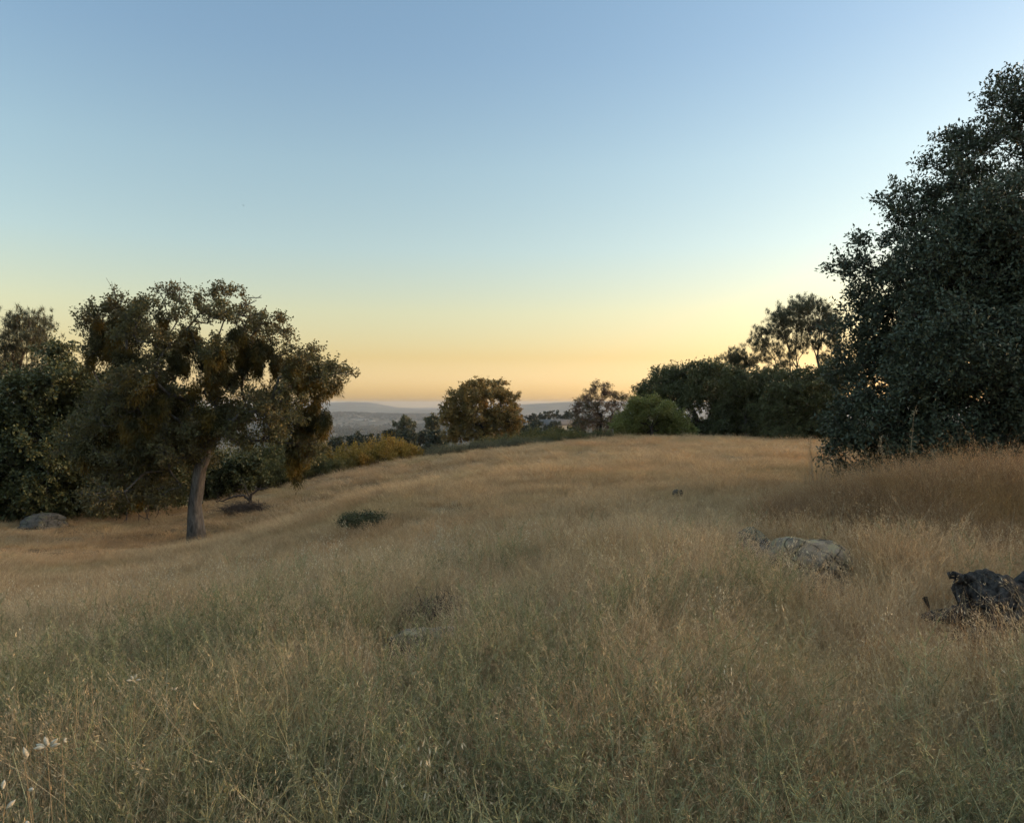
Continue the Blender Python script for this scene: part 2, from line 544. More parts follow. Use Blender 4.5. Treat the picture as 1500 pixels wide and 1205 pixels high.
def build_tree(name, label, cat, px, Y, blobs, trunk_px, r_trunk, n, per, leaf, leaf_mat, bark, seed, group=None, droop=0.0, spread=.35,
               k=3, depth_k=1.0, r_tip=.008, wander=.12, needle=None, shell=.45, twigs=True, pen=.3, sides=5, out=True, power=.5, taper=.78):
    rng = np.random.default_rng(seed)
    X0 = at(px, 600, Y)[0]; Z0 = hz(X0, Y)
    root = thing(name, label, cat, (X0, Y, Z0), group)
    T = crown_points(blobs, n, rng, X0, Y, Z0, Y, depth_k, shell)
    T[:, 2] = np.maximum(T[:, 2], .15)
    tl = trunk_line(trunk_px, Y, X0, Y, Z0, 9, rng)
    tl[0, 2] = min(tl[0, 2], -.1)
    arr, par, tip = grow(tl, T, rng, wander, droop, pen)
    lv, lf = limb_mesh(arr, par, tip, r_trunk, r_tip, len(tl), sides, power)
    rad = np.linspace(r_trunk, r_trunk * taper, len(tl)); rad[0] *= 1.45; rad[1] *= 1.14; rad[2] *= 1.03
    sv, sf, st = sweep(tl, rad, 16, rng, .14)
    parts = [(lv, [lf]), (sv, [sf, st])]
    C = T.mean(0) if out else None
    if needle:
        cnt, ln, wd = needle
        ax = T - arr[par[tip[np.argsort(np.argsort(np.linalg.norm(T - tl[-1], axis=1)))]]] if False else None
        TT = np.repeat(T, 3, 0) + rng.normal(0, spread * .5, (len(T) * 3, 3))
        V, Fq, tint = needles(TT, rng, cnt, ln, wd)
        tb = (np.repeat(T, 3, 0), TT)
    else:
        V, Fq, tint, tb = sprays(T, rng, per, spread, leaf[0], leaf[1], droop, C, k)
    if twigs:
        tv, tf = tubes(tb[0], tb[1], np.full(len(tb[0]), r_tip * .8), np.full(len(tb[0]), r_tip * .3), 3)
        parts.append((tv, [tf]))
    WV, WF = join(parts)
    mesh_np('trunk', WV, WF, bark, None, root, True)
    mesh_np('crown', V, [Fq], leaf_mat, tint, root)
    return root, (X0, Y, Z0), rng

# --- the big oak with mistletoe, left
up = [(165, 455, 34, 22), (140, 478, 22, 26), (212, 455, 22, 24), (256, 436, 20, 16), (268, 462, 15, 18), (297, 470, 16, 20), (330, 436, 28, 14), (322, 462, 28, 16), (352, 470, 24, 18),
      (380, 486, 26, 20), (410, 495, 22, 12), (345, 500, 24, 16), (440, 524, 34, 18), (487, 538, 22, 16), (505, 551, 12, 7), (232, 500, 22, 20), (470, 545, 26, 16), (190, 485, 24, 26), (285, 500, 22, 24), (300, 440, 16, 14), (395, 470, 20, 12), (310, 520, 24, 22), (375, 520, 24, 20), (425, 545, 24, 18), (205, 530, 30, 22), (150, 520, 24, 26)]
oak_blobs = [b + (rs0, .62) for b, rs0 in zip(up, [0, .6, -.8, .3, -.5, .8, 0, -.9, .9, .2, -.4, 1.1, 0, .3, -.1, -1.2, .7, -1.0, .5, .4, -.3, -.9, .9, -.5, .3, .8])]
oak_blobs += [b + (None, w) for b, w in [((225, 560, 60, 28), .6), ((320, 580, 46, 28), .5), ((392, 590, 50, 26), .5), ((445, 560, 34, 26), .6), ((185, 605, 60, 44), 1), ((140, 650, 46, 42), 1), ((195, 680, 58, 44), 1),
             ((165, 728, 46, 20), 1), ((442, 622, 32, 28), .8), ((450, 655, 30, 24), .8), ((260, 640, 54, 36), .9), ((325, 620, 50, 32), .8), ((292, 668, 32, 18), .7), ((235, 715, 32, 20), .9), ((400, 615, 40, 26), .7), ((360, 640, 44, 14), .5)]]
oak, (ox, oy, oz), rng = build_tree('oak_tree', 'gnarled grey-trunked oak hung with mistletoe clumps, standing in the dry grass', 'tree',
    287, 22, oak_blobs, [(287, 789), (286, 740), (293, 690), (300, 660), (306, 630)], .22, 1200, 84, (.08, .055), M['blue_oak'], M['oak_bark'], 11,
    spread=.33, k=5, r_tip=.008, wander=.16, pen=.22, sides=6, droop=.1, power=.46)

# bare dead limbs above the crown
bb = np.array([at(*q, 22) - np.array([ox, oy, oz]) for q in [(340, 500), (350, 462), (345, 448), (362, 447), (376, 440), (352, 452), (366, 436), (383, 436), (372, 462), (386, 455), (248, 470), (240, 440), (232, 424), (246, 426), (263, 445), (262, 420), (170, 470), (172, 440), (166, 424)]])
bi = [(0, 1), (1, 2), (2, 3), (3, 4), (1, 5), (5, 6), (6, 7), (1, 8), (8, 9), (10, 11), (11, 12), (11, 13), (10, 14), (14, 15), (16, 17), (17, 18)]
for part in (bi[:9], bi[9:14], bi[14:]):
    A0, A1 = np.array([bb[a] for a, b in part]), np.array([bb[b] for a, b in part])
    q = rng.integers(0, len(part), 26); fr = rng.uniform(.2, 1, (26, 1))
    T0 = A0[q] * (1 - fr) + A1[q] * fr
    T1 = T0 + (A1[q] - A0[q]) * .35 + unit(26, rng) * rng.uniform(.08, .3, (26, 1))
    V, f = tubes(np.vstack([A0, T0]), np.vstack([A1, T1]), np.r_[np.full(len(part), .016), np.full(26, .007)], np.r_[np.full(len(part), .009), np.full(26, .004)], 5)
    mesh_np('bare_limb', V, [f], M['dead_wood'], None, oak, True)

def mistletoe(px, py, rx, ry, seed, dY=0.0):
    rng = np.random.default_rng(seed)
    Yc = oy + dY
    C = at(px, py, Yc) - np.array([ox, oy, oz])
    s = Yc / F
    R3 = np.array([rx * s, rx * s * .9, ry * s])
    m = int(rng.integers(7, 11))
    lobes = C + unit(m, rng) * (rng.uniform(.15, .85, m) ** .5)[:, None] * R3
    n = int(26 * (rx * ry) ** .75)
    li = rng.integers(0, m, n)
    sz = rng.uniform(.28, .55, m)
    u = unit(n, rng) * (rng.uniform(0, 1, n) ** .4)[:, None]
    P = lobes[li] + u * R3 * sz[li][:, None]
    P[:, 2] -= rng.uniform(0, 1, n) ** 3 * ry * s * .5
    D = unit(n, rng) * .6 + u * .3
    D[:, 2] -= .8
    V, Fq = leaves(P, D, .13, .026, rng, .2)
    tint = np.repeat(np.clip(rng.uniform(0, .5, n) + rng.uniform(0, .6, m)[li], 0, 1), 4)
    mesh_np('mistletoe', V, [Fq], M['mistletoe'], tint, oak)

for i, b in enumerate([(152, 502, 30, 46, .6), (190, 488, 30, 40, 0), (178, 530, 22, 30, 1), (240, 495, 17, 38, -.4), (300, 545, 28, 36, -.2), (322, 520, 22, 30, -.9),
                       (352, 508, 26, 28, 0), (366, 525, 16, 36, .3), (408, 555, 26, 38, .5), (432, 548, 24, 34, -.4), (474, 560, 30, 26, .2), (460, 600, 16, 30, 0),
                       (476, 618, 13, 24, -.3), (215, 575, 34, 34, -1), (160, 590, 28, 30, .5), (265, 590, 26, 34, .8), (150, 660, 34, 34, 0), (205, 640, 34, 34, -.6),
                       (190, 705, 36, 28, .3), (434, 660, 20, 34, .2), (300, 610, 24, 26, -.6), (340, 545, 18, 20, .4), (276, 503, 22, 30, .5), (258, 528, 20, 26, -.5), (388, 510, 16, 20, -.2), (208, 455, 16, 18, .3)]):
    mistletoe(*b[:4], 100 + i, b[4])

# --- dark live oaks behind it
def dark_oak(name, label, px, Y, blobs, trunk, r, n, per, seed, mat='live_oak', leaf=(.13, .085), group=None, **kw):
    return build_tree(name, label, 'tree', px, Y, blobs, trunk, r, n, per, leaf, M[mat], M['dark_bark'], seed, group, **kw)

dark_oak('live_oak', 'dark live oak in front of the pale pine, its branches reaching the ground', 45, 27,
         [(20, 640, 60, 50), (-40, 620, 60, 60), (70, 600, 45, 40), (95, 560, 28, 34), (85, 525, 22, 22), (40, 575, 40, 26), (20, 700, 70, 50), (85, 680, 50, 60), (-40, 710, 60, 50), (70, 730, 50, 28), (10, 740, 60, 22)],
         [(45, 765), (48, 720), (52, 680), (56, 640)], .26, 760, 100, 21, spread=.5, k=4)
hang, hpos, hr = dark_oak('live_oak', 'dark spreading live oak behind the mistletoe oak, dead twigs hanging to the grass', 185, 29,
         [(190, 600, 70, 50), (120, 610, 50, 50), (250, 620, 50, 45), (140, 670, 60, 50), (215, 670, 60, 45), (170, 720, 60, 35), (110, 720, 40, 34), (255, 690, 34, 40), (100, 560, 26, 30), (240, 715, 30, 24)],
         [(190, 760), (188, 720), (184, 690), (180, 660)], .28, 800, 100, 22, spread=.5, k=4)
tw = []
for a, b in [((190, 742), (183, 776)), ((186, 760), (172, 772)), ((198, 745), (203, 768)), ((212, 742), (222, 765)), ((217, 752), (212, 764)), ((232, 740), (228, 758)), ((176, 744), (170, 764)), ((240, 735), (246, 752))]:
    A, B = at(*a, 26.5) - np.array(hpos), at(*b, 26.5) - np.array(hpos)
    Mx = (A + B) / 2 + hr.normal(0, .05, 3)
    tw += [(A + np.array([0, 0, .35]), A), (A, Mx), (Mx, B), (Mx, Mx + hr.normal(0, .16, 3))]
V, f = tubes([a for a, b in tw], [b for a, b in tw], np.full(len(tw), .016), np.full(len(tw), .010), 4)
hw = mesh_np('hanging_twigs', V, [f], M['dead_wood'], None, hang); hw['kind'] = 'stuff'
dark_oak('scrub_oak', 'dark low bushy oak behind the grey trunk of the mistletoe oak', 318, 33,
         [(300, 690, 36, 34), (335, 700, 34, 28), (318, 715, 40, 20), (360, 690, 26, 26)],
         [(318, 738), (318, 725), (320, 715)], .10, 240, 90, 23, spread=.4, k=4)

# --- pines
def pine(name, label, px, Y, blobs, trunk, r, n, seed, mat='pine', needle=(34, .26, .030), group=None, **kw):
    return build_tree(name, label, 'pine tree', px, Y, blobs, trunk, r, n, 0, (0, 0), M[mat], M['pine_bark'], seed, group, needle=needle, spread=.5, pen=.85, wander=.07, **kw)

pine('pine_tree', 'pale open-crowned foothill pine rising behind the dark oaks at far left', 35, 42,
     [(40, 468, 26, 16), (62, 478, 18, 16), (18, 480, 20, 16), (30, 500, 32, 20), (62, 505, 18, 16), (5, 510, 20, 20), (25, 535, 34, 18), (60, 540, 18, 16), (-5, 550, 22, 20), (30, 570, 26, 14), (-15, 585, 22, 16), (55, 575, 16, 12)],
     [(34, 740), (34, 680), (35, 640), (36, 600)], .15, 330, 31, power=.5, taper=.6)
pine('pine_tree', 'tall dark umbrella-crowned pine behind the dark oaks', 1178, 56,
     [(1182, 448, 26, 12), (1160, 455, 22, 12), (1205, 456, 20, 12), (1140, 470, 20, 13), (1122, 487, 18, 13), (1108, 505, 14, 11), (1218, 474, 16, 16), (1225, 500, 14, 18), (1170, 470, 30, 12), (1198, 478, 24, 14),
      (1150, 492, 20, 11), (1132, 512, 18, 10), (1112, 526, 14, 8), (1215, 528, 16, 14), (1188, 502, 22, 10), (1145, 530, 16, 8), (1125, 545, 16, 8), (1222, 552, 14, 12), (1165, 515, 16, 8), (1160, 560, 22, 8)],
     [(1180, 640), (1180, 615), (1179, 592)], .20, 520, 32, 'dark_pine', (40, .30, .030), power=.55)
pine('pine_tree', 'small dark pine top showing over the oaks left of the umbrella pine', 1085, 58,
     [(1080, 522, 13, 9), (1072, 532, 9, 8), (1090, 535, 10, 8), (1100, 530, 8, 8)], [(1086, 640), (1085, 590), (1083, 560)], .09, 90, 33, 'dark_pine', (34, .28, .034))

# --- trees along the crest
dark_oak('crest_oak', 'rounded golden-brown oak standing alone on the crest in mid picture', 706, 55,
         [(700, 575, 30, 18), (725, 572, 24, 15), (675, 585, 20, 16), (740, 590, 22, 20), (690, 605, 38, 20), (735, 615, 26, 20), (668, 612, 24, 16), (710, 630, 40, 18), (668, 634, 24, 14), (745, 635, 20, 14), (660, 600, 14, 14), (755, 612, 12, 16)],
         [(708, 662), (708, 640), (706, 622)], .26, 460, 90, 41, 'crest_oak', (.14, .10), spread=.42, k=4, pen=.25)
dark_oak('brown_tree', 'small open tree of dry brown leaves left of the bright green bush', 878, 50,
         [(880, 575, 16, 14), (865, 590, 18, 16), (895, 585, 16, 14), (912, 590, 10, 12), (852, 598, 10, 14), (880, 605, 26, 14), (875, 622, 26, 14), (900, 620, 20, 12), (850, 615, 12, 14)],
         [(880, 655), (880, 630), (881, 605)], .11, 260, 60, 42, 'brown_leaf', (.085, .06), spread=.4, k=3, r_tip=.007, shell=.33)
dark_oak('green_bush', 'rounded bright green bush on the crest in front of the dark oaks', 952, 43,
         [(950, 602, 30, 16), (925, 613, 20, 16), (975, 610, 22, 16), (955, 625, 46, 14), (993, 628, 20, 12), (915, 628, 20, 12), (935, 593, 14, 9), (958, 590, 12, 8), (905, 620, 10, 9), (988, 615, 14, 12), (1003, 632, 12, 9), (972, 596, 12, 8)],
         [(955, 648), (954, 635), (953, 625)], .09, 460, 90, 43, 'green_bush', (.10, .06), spread=.34, k=4)
dark_oak('live_oak', 'dark round-headed oak with many bare stems, behind the bright green bush', 1020, 48,
         [(985, 558, 34, 22), (1035, 552, 38, 22), (960, 580, 26, 22), (1010, 572, 44, 18), (1060, 575, 26, 26), (948, 572, 14, 14), (1000, 590, 40, 12), (1050, 600, 20, 14), (1005, 628, 40, 18), (1045, 630, 36, 16)],
         [(1020, 650), (1020, 630), (1018, 606)], .20, 640, 90, 44, spread=.48, k=4, pen=.2)
dark_oak('live_oak', 'dark low oak mass between the round-headed oak and the umbrella pine', 1090, 45,
         [(1080, 565, 26, 22), (1110, 580, 34, 34), (1075, 605, 34, 34), (1120, 610, 34, 30), (1095, 632, 44, 14), (1050, 630, 24, 16), (1130, 560, 24, 18)],
         [(1095, 655), (1095, 635), (1095, 615)], .20, 640, 90, 45, spread=.46, k=4)
dark_oak('live_oak', 'dark leafy oak close against the left edge of the big right-hand oak', 1175, 42,
         [(1170, 570, 40, 26), (1200, 590, 30, 36), (1150, 600, 34, 34), (1185, 620, 40, 24), (1150, 632, 34, 14), (1215, 625, 24, 22), (1215, 560, 18, 26)],
         [(1180, 655), (1180, 640), (1178, 615)], .20, 640, 90, 46, spread=.44, k=4)

# --- the big live oak at the right
big_blobs = [(1290, 640, 70, 60, 0), (1270, 560, 50, 60, .6), (1300, 480, 55, 60, 0), (1275, 420, 42, 45, .3), (1245, 388, 30, 24, -.1), (1262, 350, 16, 24, 0), (1330, 400, 55, 60, 0), (1345, 330, 50, 55, 0),
             (1315, 305, 28, 24, -.3), (1390, 280, 45, 60, 0), (1400, 215, 30, 30, .2), (1440, 230, 45, 60, 0), (1470, 160, 40, 45, 0), (1500, 130, 30, 34, .2), (1540, 180, 60, 80, 0), (1400, 400, 90, 90, -1.2),
             (1480, 360, 90, 110, -1.4), (1420, 520, 110, 90, -1.8), (1520, 500, 90, 110, -1.6), (1340, 600, 80, 80, -1.0), (1420, 640, 90, 70, -1.6), (1520, 640, 90, 80, -1.6),
             (1600, 300, 90, 130, 0), (1620, 480, 100, 120, 0), (1480, 400, 120, 140, 1.6), (1560, 560, 110, 120, 1.4), (1235, 600, 20, 50, 0), (1235, 470, 22, 30, .2), (1370, 690, 70, 26, -1.0), (1270, 690, 40, 24, 0), (1700, 450, 80, 130, .5), (1650, 640, 90, 70, 0), (1240, 650, 28, 46, 0), (1300, 705, 60, 26, -.6), (1450, 705, 90, 30, -1.4), (1540, 700, 80, 36, -1.4), (1760, 560, 90, 120, -2), (1400, 470, 120, 120, .6), (1330, 540, 90, 90, .4), (1780, 380, 80, 120, -1)]
big, bpos, rng = build_tree('live_oak', 'huge dark live oak with glossy leaves filling the right edge of the view', 'tree', 1490, 12.5, big_blobs,
    [(1490, 730), (1488, 690), (1480, 640), (1485, 570), (1495, 480)], .28, 3300, 84, (.072, .035), M['big_oak'], M['dark_bark'], 51,
    spread=.27, k=7, depth_k=.9, r_tip=.006, shell=.36, pen=.25, out=True)

# --- trees down the slope and by the far house
def far_tree(label, px, Y, top, w, seed, name='distant_oak', group='hazy trees down the slope', mat='far_leaf'):
    s = F / Y
    h = 7.5 * s
    blobs = [(px, top + .3 * w, .36 * w, .26 * w), (px - .22 * w, top + .5 * w, .30 * w, .26 * w), (px + .24 * w, top + .52 * w, .28 * w, .28 * w), (px, top + .75 * w, .46 * w, .3 * w), (px, top + 1.05 * w, .4 * w, .25 * w)]
    rj = np.random.default_rng(seed)
    blobs = [(a + rj.normal(0, .10 * w), b + rj.normal(0, .07 * w), c * rj.uniform(.6, 1.1), d * rj.uniform(.6, 1.1)) for a, b, c, d in blobs for _ in (0, 1)]
    X0 = at(px, 600, Y)[0]
    base = 590 + (EYE - hz(X0, Y)) * s
    return build_tree(name, label, 'tree', px, Y, blobs, [(px, base), (px, (base + top + w) / 2), (px, top + .8 * w)], .22, 70, 60, (.42, .3), M[mat], M['dark_bark'], seed, group, spread=.8, k=3, twigs=False)

for i, a in enumerate([('low dark hazy tree just right of the mistletoe oak, over the scrub', 492, 140, 641, 22), ('round hazy tree in the dip left of the golden scrub', 520, 150, 637, 17),
                       ('broad flat-topped hazy tree over the golden scrub', 543, 145, 639, 26), ('small narrow hazy tree left of the tallest one on the slope', 571, 170, 631, 11),
                       ('tall round-topped pale tree, highest on the hazy slope', 591, 165, 612, 22), ('broad dark hazy tree beside the golden-brown crest oak', 622, 150, 626, 30),
                       ('hazy tree touching the left side of the crest oak, tall and pale', 634, 175, 610, 18), ('dark hazy tree low between the tallest slope tree and the scrub', 597, 140, 632, 24),
                       ('dark hazy shrubby tree under the left flank of the crest oak', 640, 130, 634, 26)]):
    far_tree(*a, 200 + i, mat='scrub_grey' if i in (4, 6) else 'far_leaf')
for i, a in enumerate([('dark tree at the left end of the row behind the far house', 778, 290, 607, 24), ('bumpy dark tree behind the middle of the far house roof', 798, 340, 600, 22),
                       ('wide dark tree behind the right half of the far house', 815, 345, 599, 24), ('dark tree behind the white gable of the far house', 833, 345, 600, 20),
                       ('broad dark tree hiding the left front of the far house', 786, 230, 613, 30), ('rounded olive tree in front of the far house', 812, 220, 615, 28),
                       ('dark tree right of the white gable, by the brown-leaved tree', 848, 240, 612, 22), ('low dark tree right behind the crest oak', 768, 200, 622, 22)]):
    far_tree(*a, 220 + i, group='trees round the far house', mat='far_leaf')

# ------------------------------------------------------------------ shrubs
def shrub_proto(name, label, seed, h, w, mat, n=90, per=40, leaf=(.06, .022), up=1.0, group=None):
    """upright shoots fanned from the root crown"""
    rng = np.random.default_rng(seed)
    root = thing(name, label, 'shrub', (0, 0, 0), group)
    b = rng.normal(0, .10 * w, (n, 3)); b[:, 2] = -.05
    th = rng.uniform(0, 2 * PI, n); rr = w * .5 * rng.uniform(0, 1, n) ** .5
    e = np.stack([rr * np.cos(th), rr * np.sin(th), h * (1 - .45 * (rr / (w * .5)) ** 2) * rng.uniform(.45, 1.25, n)], 1)
    mid = b * .4 + e * .6 + rng.normal(0, .05 * w, (n, 3)); mid[:, 2] *= .8
    V1, F1 = tubes(b, mid, np.full(n, .012), np.full(n, .008), 4)
    V2, F2 = tubes(mid, e, np.full(n, .008), np.full(n, .003), 3)
    V, Fs = join([(V1, [F1]), (V2, [F2])])
    mesh_np('stem', V, Fs, M['dark_bark'], None, root)
    s = rng.uniform(0, 1, (n, per, 1)) ** .7
    C = (mid[:, None] * (1 - s) + e[:, None] * s)
    low = rng.uniform(0, 1, (n, per, 1)) < .25
    C = np.where(low, b[:, None] * .35 + mid[:, None] * .65, C) + rng.normal(0, .055, (n, per, 3))
    C = C.reshape(-1, 3); C[:, 2] = np.maximum(C[:, 2], .02)
    D = unit(n * per, rng); D[:, 2] += up
    V, Fq = leaves(C, D, leaf[0], leaf[1], rng)
    tint = np.repeat(np.clip(np.repeat(rng.uniform(0, 1, n), per) * .6 + rng.uniform(0, .4, n * per), 0, 1), 4)
    mesh_np('foliage', V, [Fq], M[mat], tint, root)
    return root

def bump_of(px, Y):
    X0 = at(px, 600, Y)[0]
    return X0, Y, hz(X0, Y)

rs = random.Random(5)
protos = {'gold': [shrub_proto('scrub_bush', 'golden-green upright scrub bush at the far edge of the field, right of the mistletoe oak', 60 + i, 1.25, 1.5, 'scrub_gold', 80, 34, (.13, .036), group='golden scrub bushes along the field edge') for i in range(2)],
          'green': [shrub_proto('scrub_bush', 'olive upright scrub bush at the field edge, behind the mistletoe oak', 64 + i, 1.35, 1.6, 'scrub_green', 80, 36, (.13, .036), group='olive scrub bushes along the field edge') for i in range(2)],
          'crest': [shrub_proto('low_scrub', 'low grey-green scrub tuft on the crest near the golden-brown oak', 68 + i, .55, 1.1, 'scrub_grey', 70, 30, (.07, .02), group='low grey-green scrub along the crest') for i in range(2)],
          'dark': [shrub_proto('crest_scrub', 'dark green low scrub bush behind the crest, left of the brown-leaved tree', 72 + i, .9, 1.6, 'scrub_green', 80, 44, (.085, .03), group='dark scrub behind the crest') for i in range(2)]}
used = {}
def put(kind, px, Y, s):
    pr = protos[kind][rs.randrange(2)]
    loc = bump_of(px, Y)
    sc3 = (s * rs.uniform(.9, 1.15), s * rs.uniform(.9, 1.15), s * rs.uniform(.85, 1.15))
    if pr.name not in used:
        used[pr.name] = 1
        pr.location = loc; pr.rotation_euler = (0, 0, rs.uniform(0, 6)); pr.scale = sc3
    else:
        copy_tree(pr, loc, rs.uniform(0, 6), sc3)

for px, Y, s in [(488, 37.4, .9), (503, 36.8, .8), (518, 37.3, .95), (532, 37, .85), (546, 37.8, .95), (560, 37.6, .9), (574, 38.5, .95), (588, 38.6, .85), (600, 39.3, .8), (610, 39.6, .6), (510, 39, 1.25), (540, 39.5, 1.3), (568, 40, 1.3), (592, 40.8, 1.15), (472, 37.2, .9), (526, 38.4, 1.1), (555, 39, 1.15), (580, 39.8, 1.1)]:
    put('gold', px, Y, s)
for px, Y, s in [(340, 34.2, 1.0), (360, 34.6, 1.1), (378, 34.4, 1.0), (396, 35, 1.05), (414, 35.2, 1.0), (432, 35.6, 1.0), (448, 35.9, .95), (464, 36.2, .85), (480, 36, .7), (495, 36, .6), (372, 36.5, 1.55), (402, 37, 1.55), (434, 37.5, 1.5), (350, 36, 1.45), (326, 34, 1.0), (512, 36.5, .5), (456, 38, 1.4), (418, 38, 1.7), (386, 38, 1.8)]:
    put('green', px, Y, s)
for px, Y, s in [(628, 39.8, .75), (643, 39.5, .8), (652, 38.0, .95), (668, 38.5, .9), (684, 40, .9), (700, 40, 1.0), (715, 40.2, 1.05), (730, 40.8, .9), (760, 41.5, 1.05), (772, 41, 1.0), (786, 42, 1.0), (748, 42, .9), (802, 42.5, .8), (661, 40.5, 1.0), (692, 41.5, 1.2), (636, 41, 1.2), (676, 37.2, .7), (715, 42, 1.2), (740, 43, 1.2)]:
    put('crest', px, Y, s)
for px, Y, s in [(775, 43.5, .9), (790, 43.5, .9), (805, 44, .9), (820, 44.2, .9), (835, 44.5, .85), (850, 44.5, .8), (865, 45, .8), (812, 46, 1.3), (782, 46, 1.3), (840, 46, 1.2), (895, 44.5, .6), (880, 45.5, .8), (690, 48, 1.3), (712, 50, 1.4), (735, 49, 1.4), (668, 48, 1.2), (750, 48, 1.3), (797, 47, 1.4), (826, 47, 1.4), (765, 46, 1.2)]:
    put('dark', px, Y, s)

# ------------------------------------------------------------------ rocks
def rock_material(name, a, b, lichen, scale):
    m, t, p, out = nodes(name)
    n1 = world_noise(t, scale, 6, .65, .5)
    rp = ramp_node(t, [(.32, a), (.62, b)])
    t.links.new(n1, rp.inputs[0])
    n2 = world_noise(t, scale * .55, 4, .6, .8)
    r2 = ramp_node(t, [(.52, (0, 0, 0)), (.58, (1, 1, 1))])
    t.links.new(n2, r2.inputs[0])
    vo = t.nodes.new('ShaderNodeTexVoronoi'); vo.feature = 'DISTANCE_TO_EDGE'; vo.inputs['Scale'].default_value = scale * .42
    gg = t.nodes.new('ShaderNodeNewGeometry'); nw = t.nodes.new('ShaderNodeTexNoise'); nw.inputs['Scale'].default_value = 5
    t.links.new(gg.outputs['Position'], nw.inputs['Vector'])
    t.links.new(mixc(t, gg.outputs['Position'], nw.outputs['Color'], .12), vo.inputs['Vector'])
    rc = ramp_node(t, [(.0, (.12, .11, .10)), (.035, (1, 1, 1))])
    t.links.new(vo.outputs['Distance'], rc.inputs[0])
    t.links.new(mixc(t, mixc(t, rp.outputs[0], lichen, r2.outputs[0]), rc.outputs[0], 1.0, 'MULTIPLY'), p.inputs['Base Color'])
    p.inputs['Roughness'].default_value = .95
    bp = t.nodes.new('ShaderNodeBump'); bp.inputs['Strength'].default_value = .7; bp.inputs['Distance'].default_value = .03
    n3 = world_noise(t, scale * 4, 6, .7)
    t.links.new(n3, bp.inputs['Height']); t.links.new(bp.outputs[0], p.inputs['Normal'])
    return m

M['rock'] = rock_material('lichened granite', (.045, .038, .030), (.24, .195, .145), (.25, .225, .14), 9)
M['dark_rock'] = rock_material('dark lichened rock', (.022, .021, .02), (.12, .112, .10), (.10, .10, .07), 7)

def rock(name, label, loc, size, seed, mat, rz=0.0, cuts=5):
    rng = np.random.default_rng(seed)
    bm = bmesh.new()
    bmesh.ops.create_icosphere(bm, subdivisions=5, radius=1)
    V = np.array([v.co[:] for v in bm.verts])
    for _ in range(cuts):                       # split faces of the stone
        nrm = rng.normal(size=3); nrm[2] = abs(nrm[2]) * .8; nrm /= np.linalg.norm(nrm)
        d = rng.uniform(.62, .88)
        e = V @ nrm - d
        V -= np.outer(np.maximum(e, 0) * .92, nrm)
    W = np.zeros(len(V))
    for f, a in ((2.2, .09), (4.7, .06), (10, .035), (21, .02), (45, .010)):
        k = rng.normal(size=(5, 3)) * f; ph = rng.uniform(0, 6.28, 5)
        W += a * np.sin(V @ k.T + ph).mean(1) * 2
    V = V * (1 + W)[:, None] * np.array(size)
    for v, c in zip(bm.verts, V):
        v.co = c
    me = bpy.data.meshes.new(name); bm.to_mesh(me); bm.free()
    me.polygons.foreach_set('use_smooth', np.ones(len(me.polygons), bool))
    me.materials.append(mat)
    o = bpy.data.objects.new(name, me); col.objects.link(o)
    o.location = [float(v) for v in loc]; o.rotation_euler = (0, 0, rz)
    return tag(o, label, 'rock')

rocks = [(ox, oy - .5, .55), (ox, oy - 1.1, .4)]
x, y, z = ground_hit(1190, 874)
rock('boulder', 'pale lichen-mottled boulder in the tall grass at the right', (x, y + .25, z + .13), (.42, .32, .29), 7, M['rock'], .3); rocks += [(x, y + .1, .52), (x - .15, y - .4, .34), (x + .2, y - .4, .34), (x, y - .7, .22)]
x2, y2, z2 = ground_hit(1128, 862)
rock('boulder', 'low rounded stone half buried against the left side of the pale boulder', (x2, y2 + .35, z2 + .15), (.24, .26, .28), 9, M['dark_rock'], 1.0); rocks.append((x2, y2 + .2, .3))
x, y, z = ground_hit(62, 772)
rock('boulder', 'dark grey boulder under the dark oaks at the far left', (x, y + .1, z + .06), (.85, .55, .40), 12, M['dark_rock'], .2); rocks.append((x, y, .9))
x, y, z = ground_hit(628, 985)
rock('flat_stone', 'flat grey stone sunk in the grass in front of the dead weeds', (x, y, z + .17), (.28, .16, .11), 15, M['rock'], .5); rocks += [(x, y, .28), (x, y - .35, .32), (x - .1, y - .7, .26)]
x, y, z = ground_hit(1488, 1160)
rock('flat_stone', 'small pale stone in the weeds at the bottom right corner', (x, y + .3, z + .1), (.09, .07, .13), 18, M['rock'], .5)
x, y, z = ground_hit(992, 735)
rock('small_rock', 'small blackish rock alone in the middle of the field', (x, y, z + .15), (.10, .08, .075), 17, M['char'], .5)

# ------------------------------------------------------------------ dead wood
def branch_thing(name, label, cat, loc, lines, mat, seed, tips=6, tl=.25, part='branch'):
    rng = np.random.default_rng(seed)
    root = thing(name, label, cat, loc)
    parts = []
    for pts, r0, r1 in lines:
        pts = np.array(pts, float)
        s = np.linspace(0, len(pts) - 1, len(pts) * 5)
        Q = np.stack([np.interp(s, np.arange(len(pts)), pts[:, i]) for i in range(3)], 1)
        Q[1:] += rng.normal(0, .018, Q[1:].shape)
        V, Fq, Ft = sweep(Q, np.linspace(r0, r1, len(Q)), 8, rng, .12)
        parts.append((V, [Fq, Ft]))
        for _ in range(tips):
            i = rng.integers(len(Q) // 3, len(Q))
            d = unit(1, rng)[0]; d[2] = abs(d[2]) * .8
            e = Q[i] + d * tl * rng.uniform(.4, 1.2)
            mdl = (Q[i] + e) / 2 + rng.normal(0, .03, 3)
            V, f = tubes([Q[i], mdl], [mdl, e], [r1 * .9, r1 * .7], [r1 * .7, r1 * .3], 4)
            parts.append((V, [f]))
    V, Fs = join(parts)
    mesh_np(part, V, Fs, mat, None, root, True)
    return root

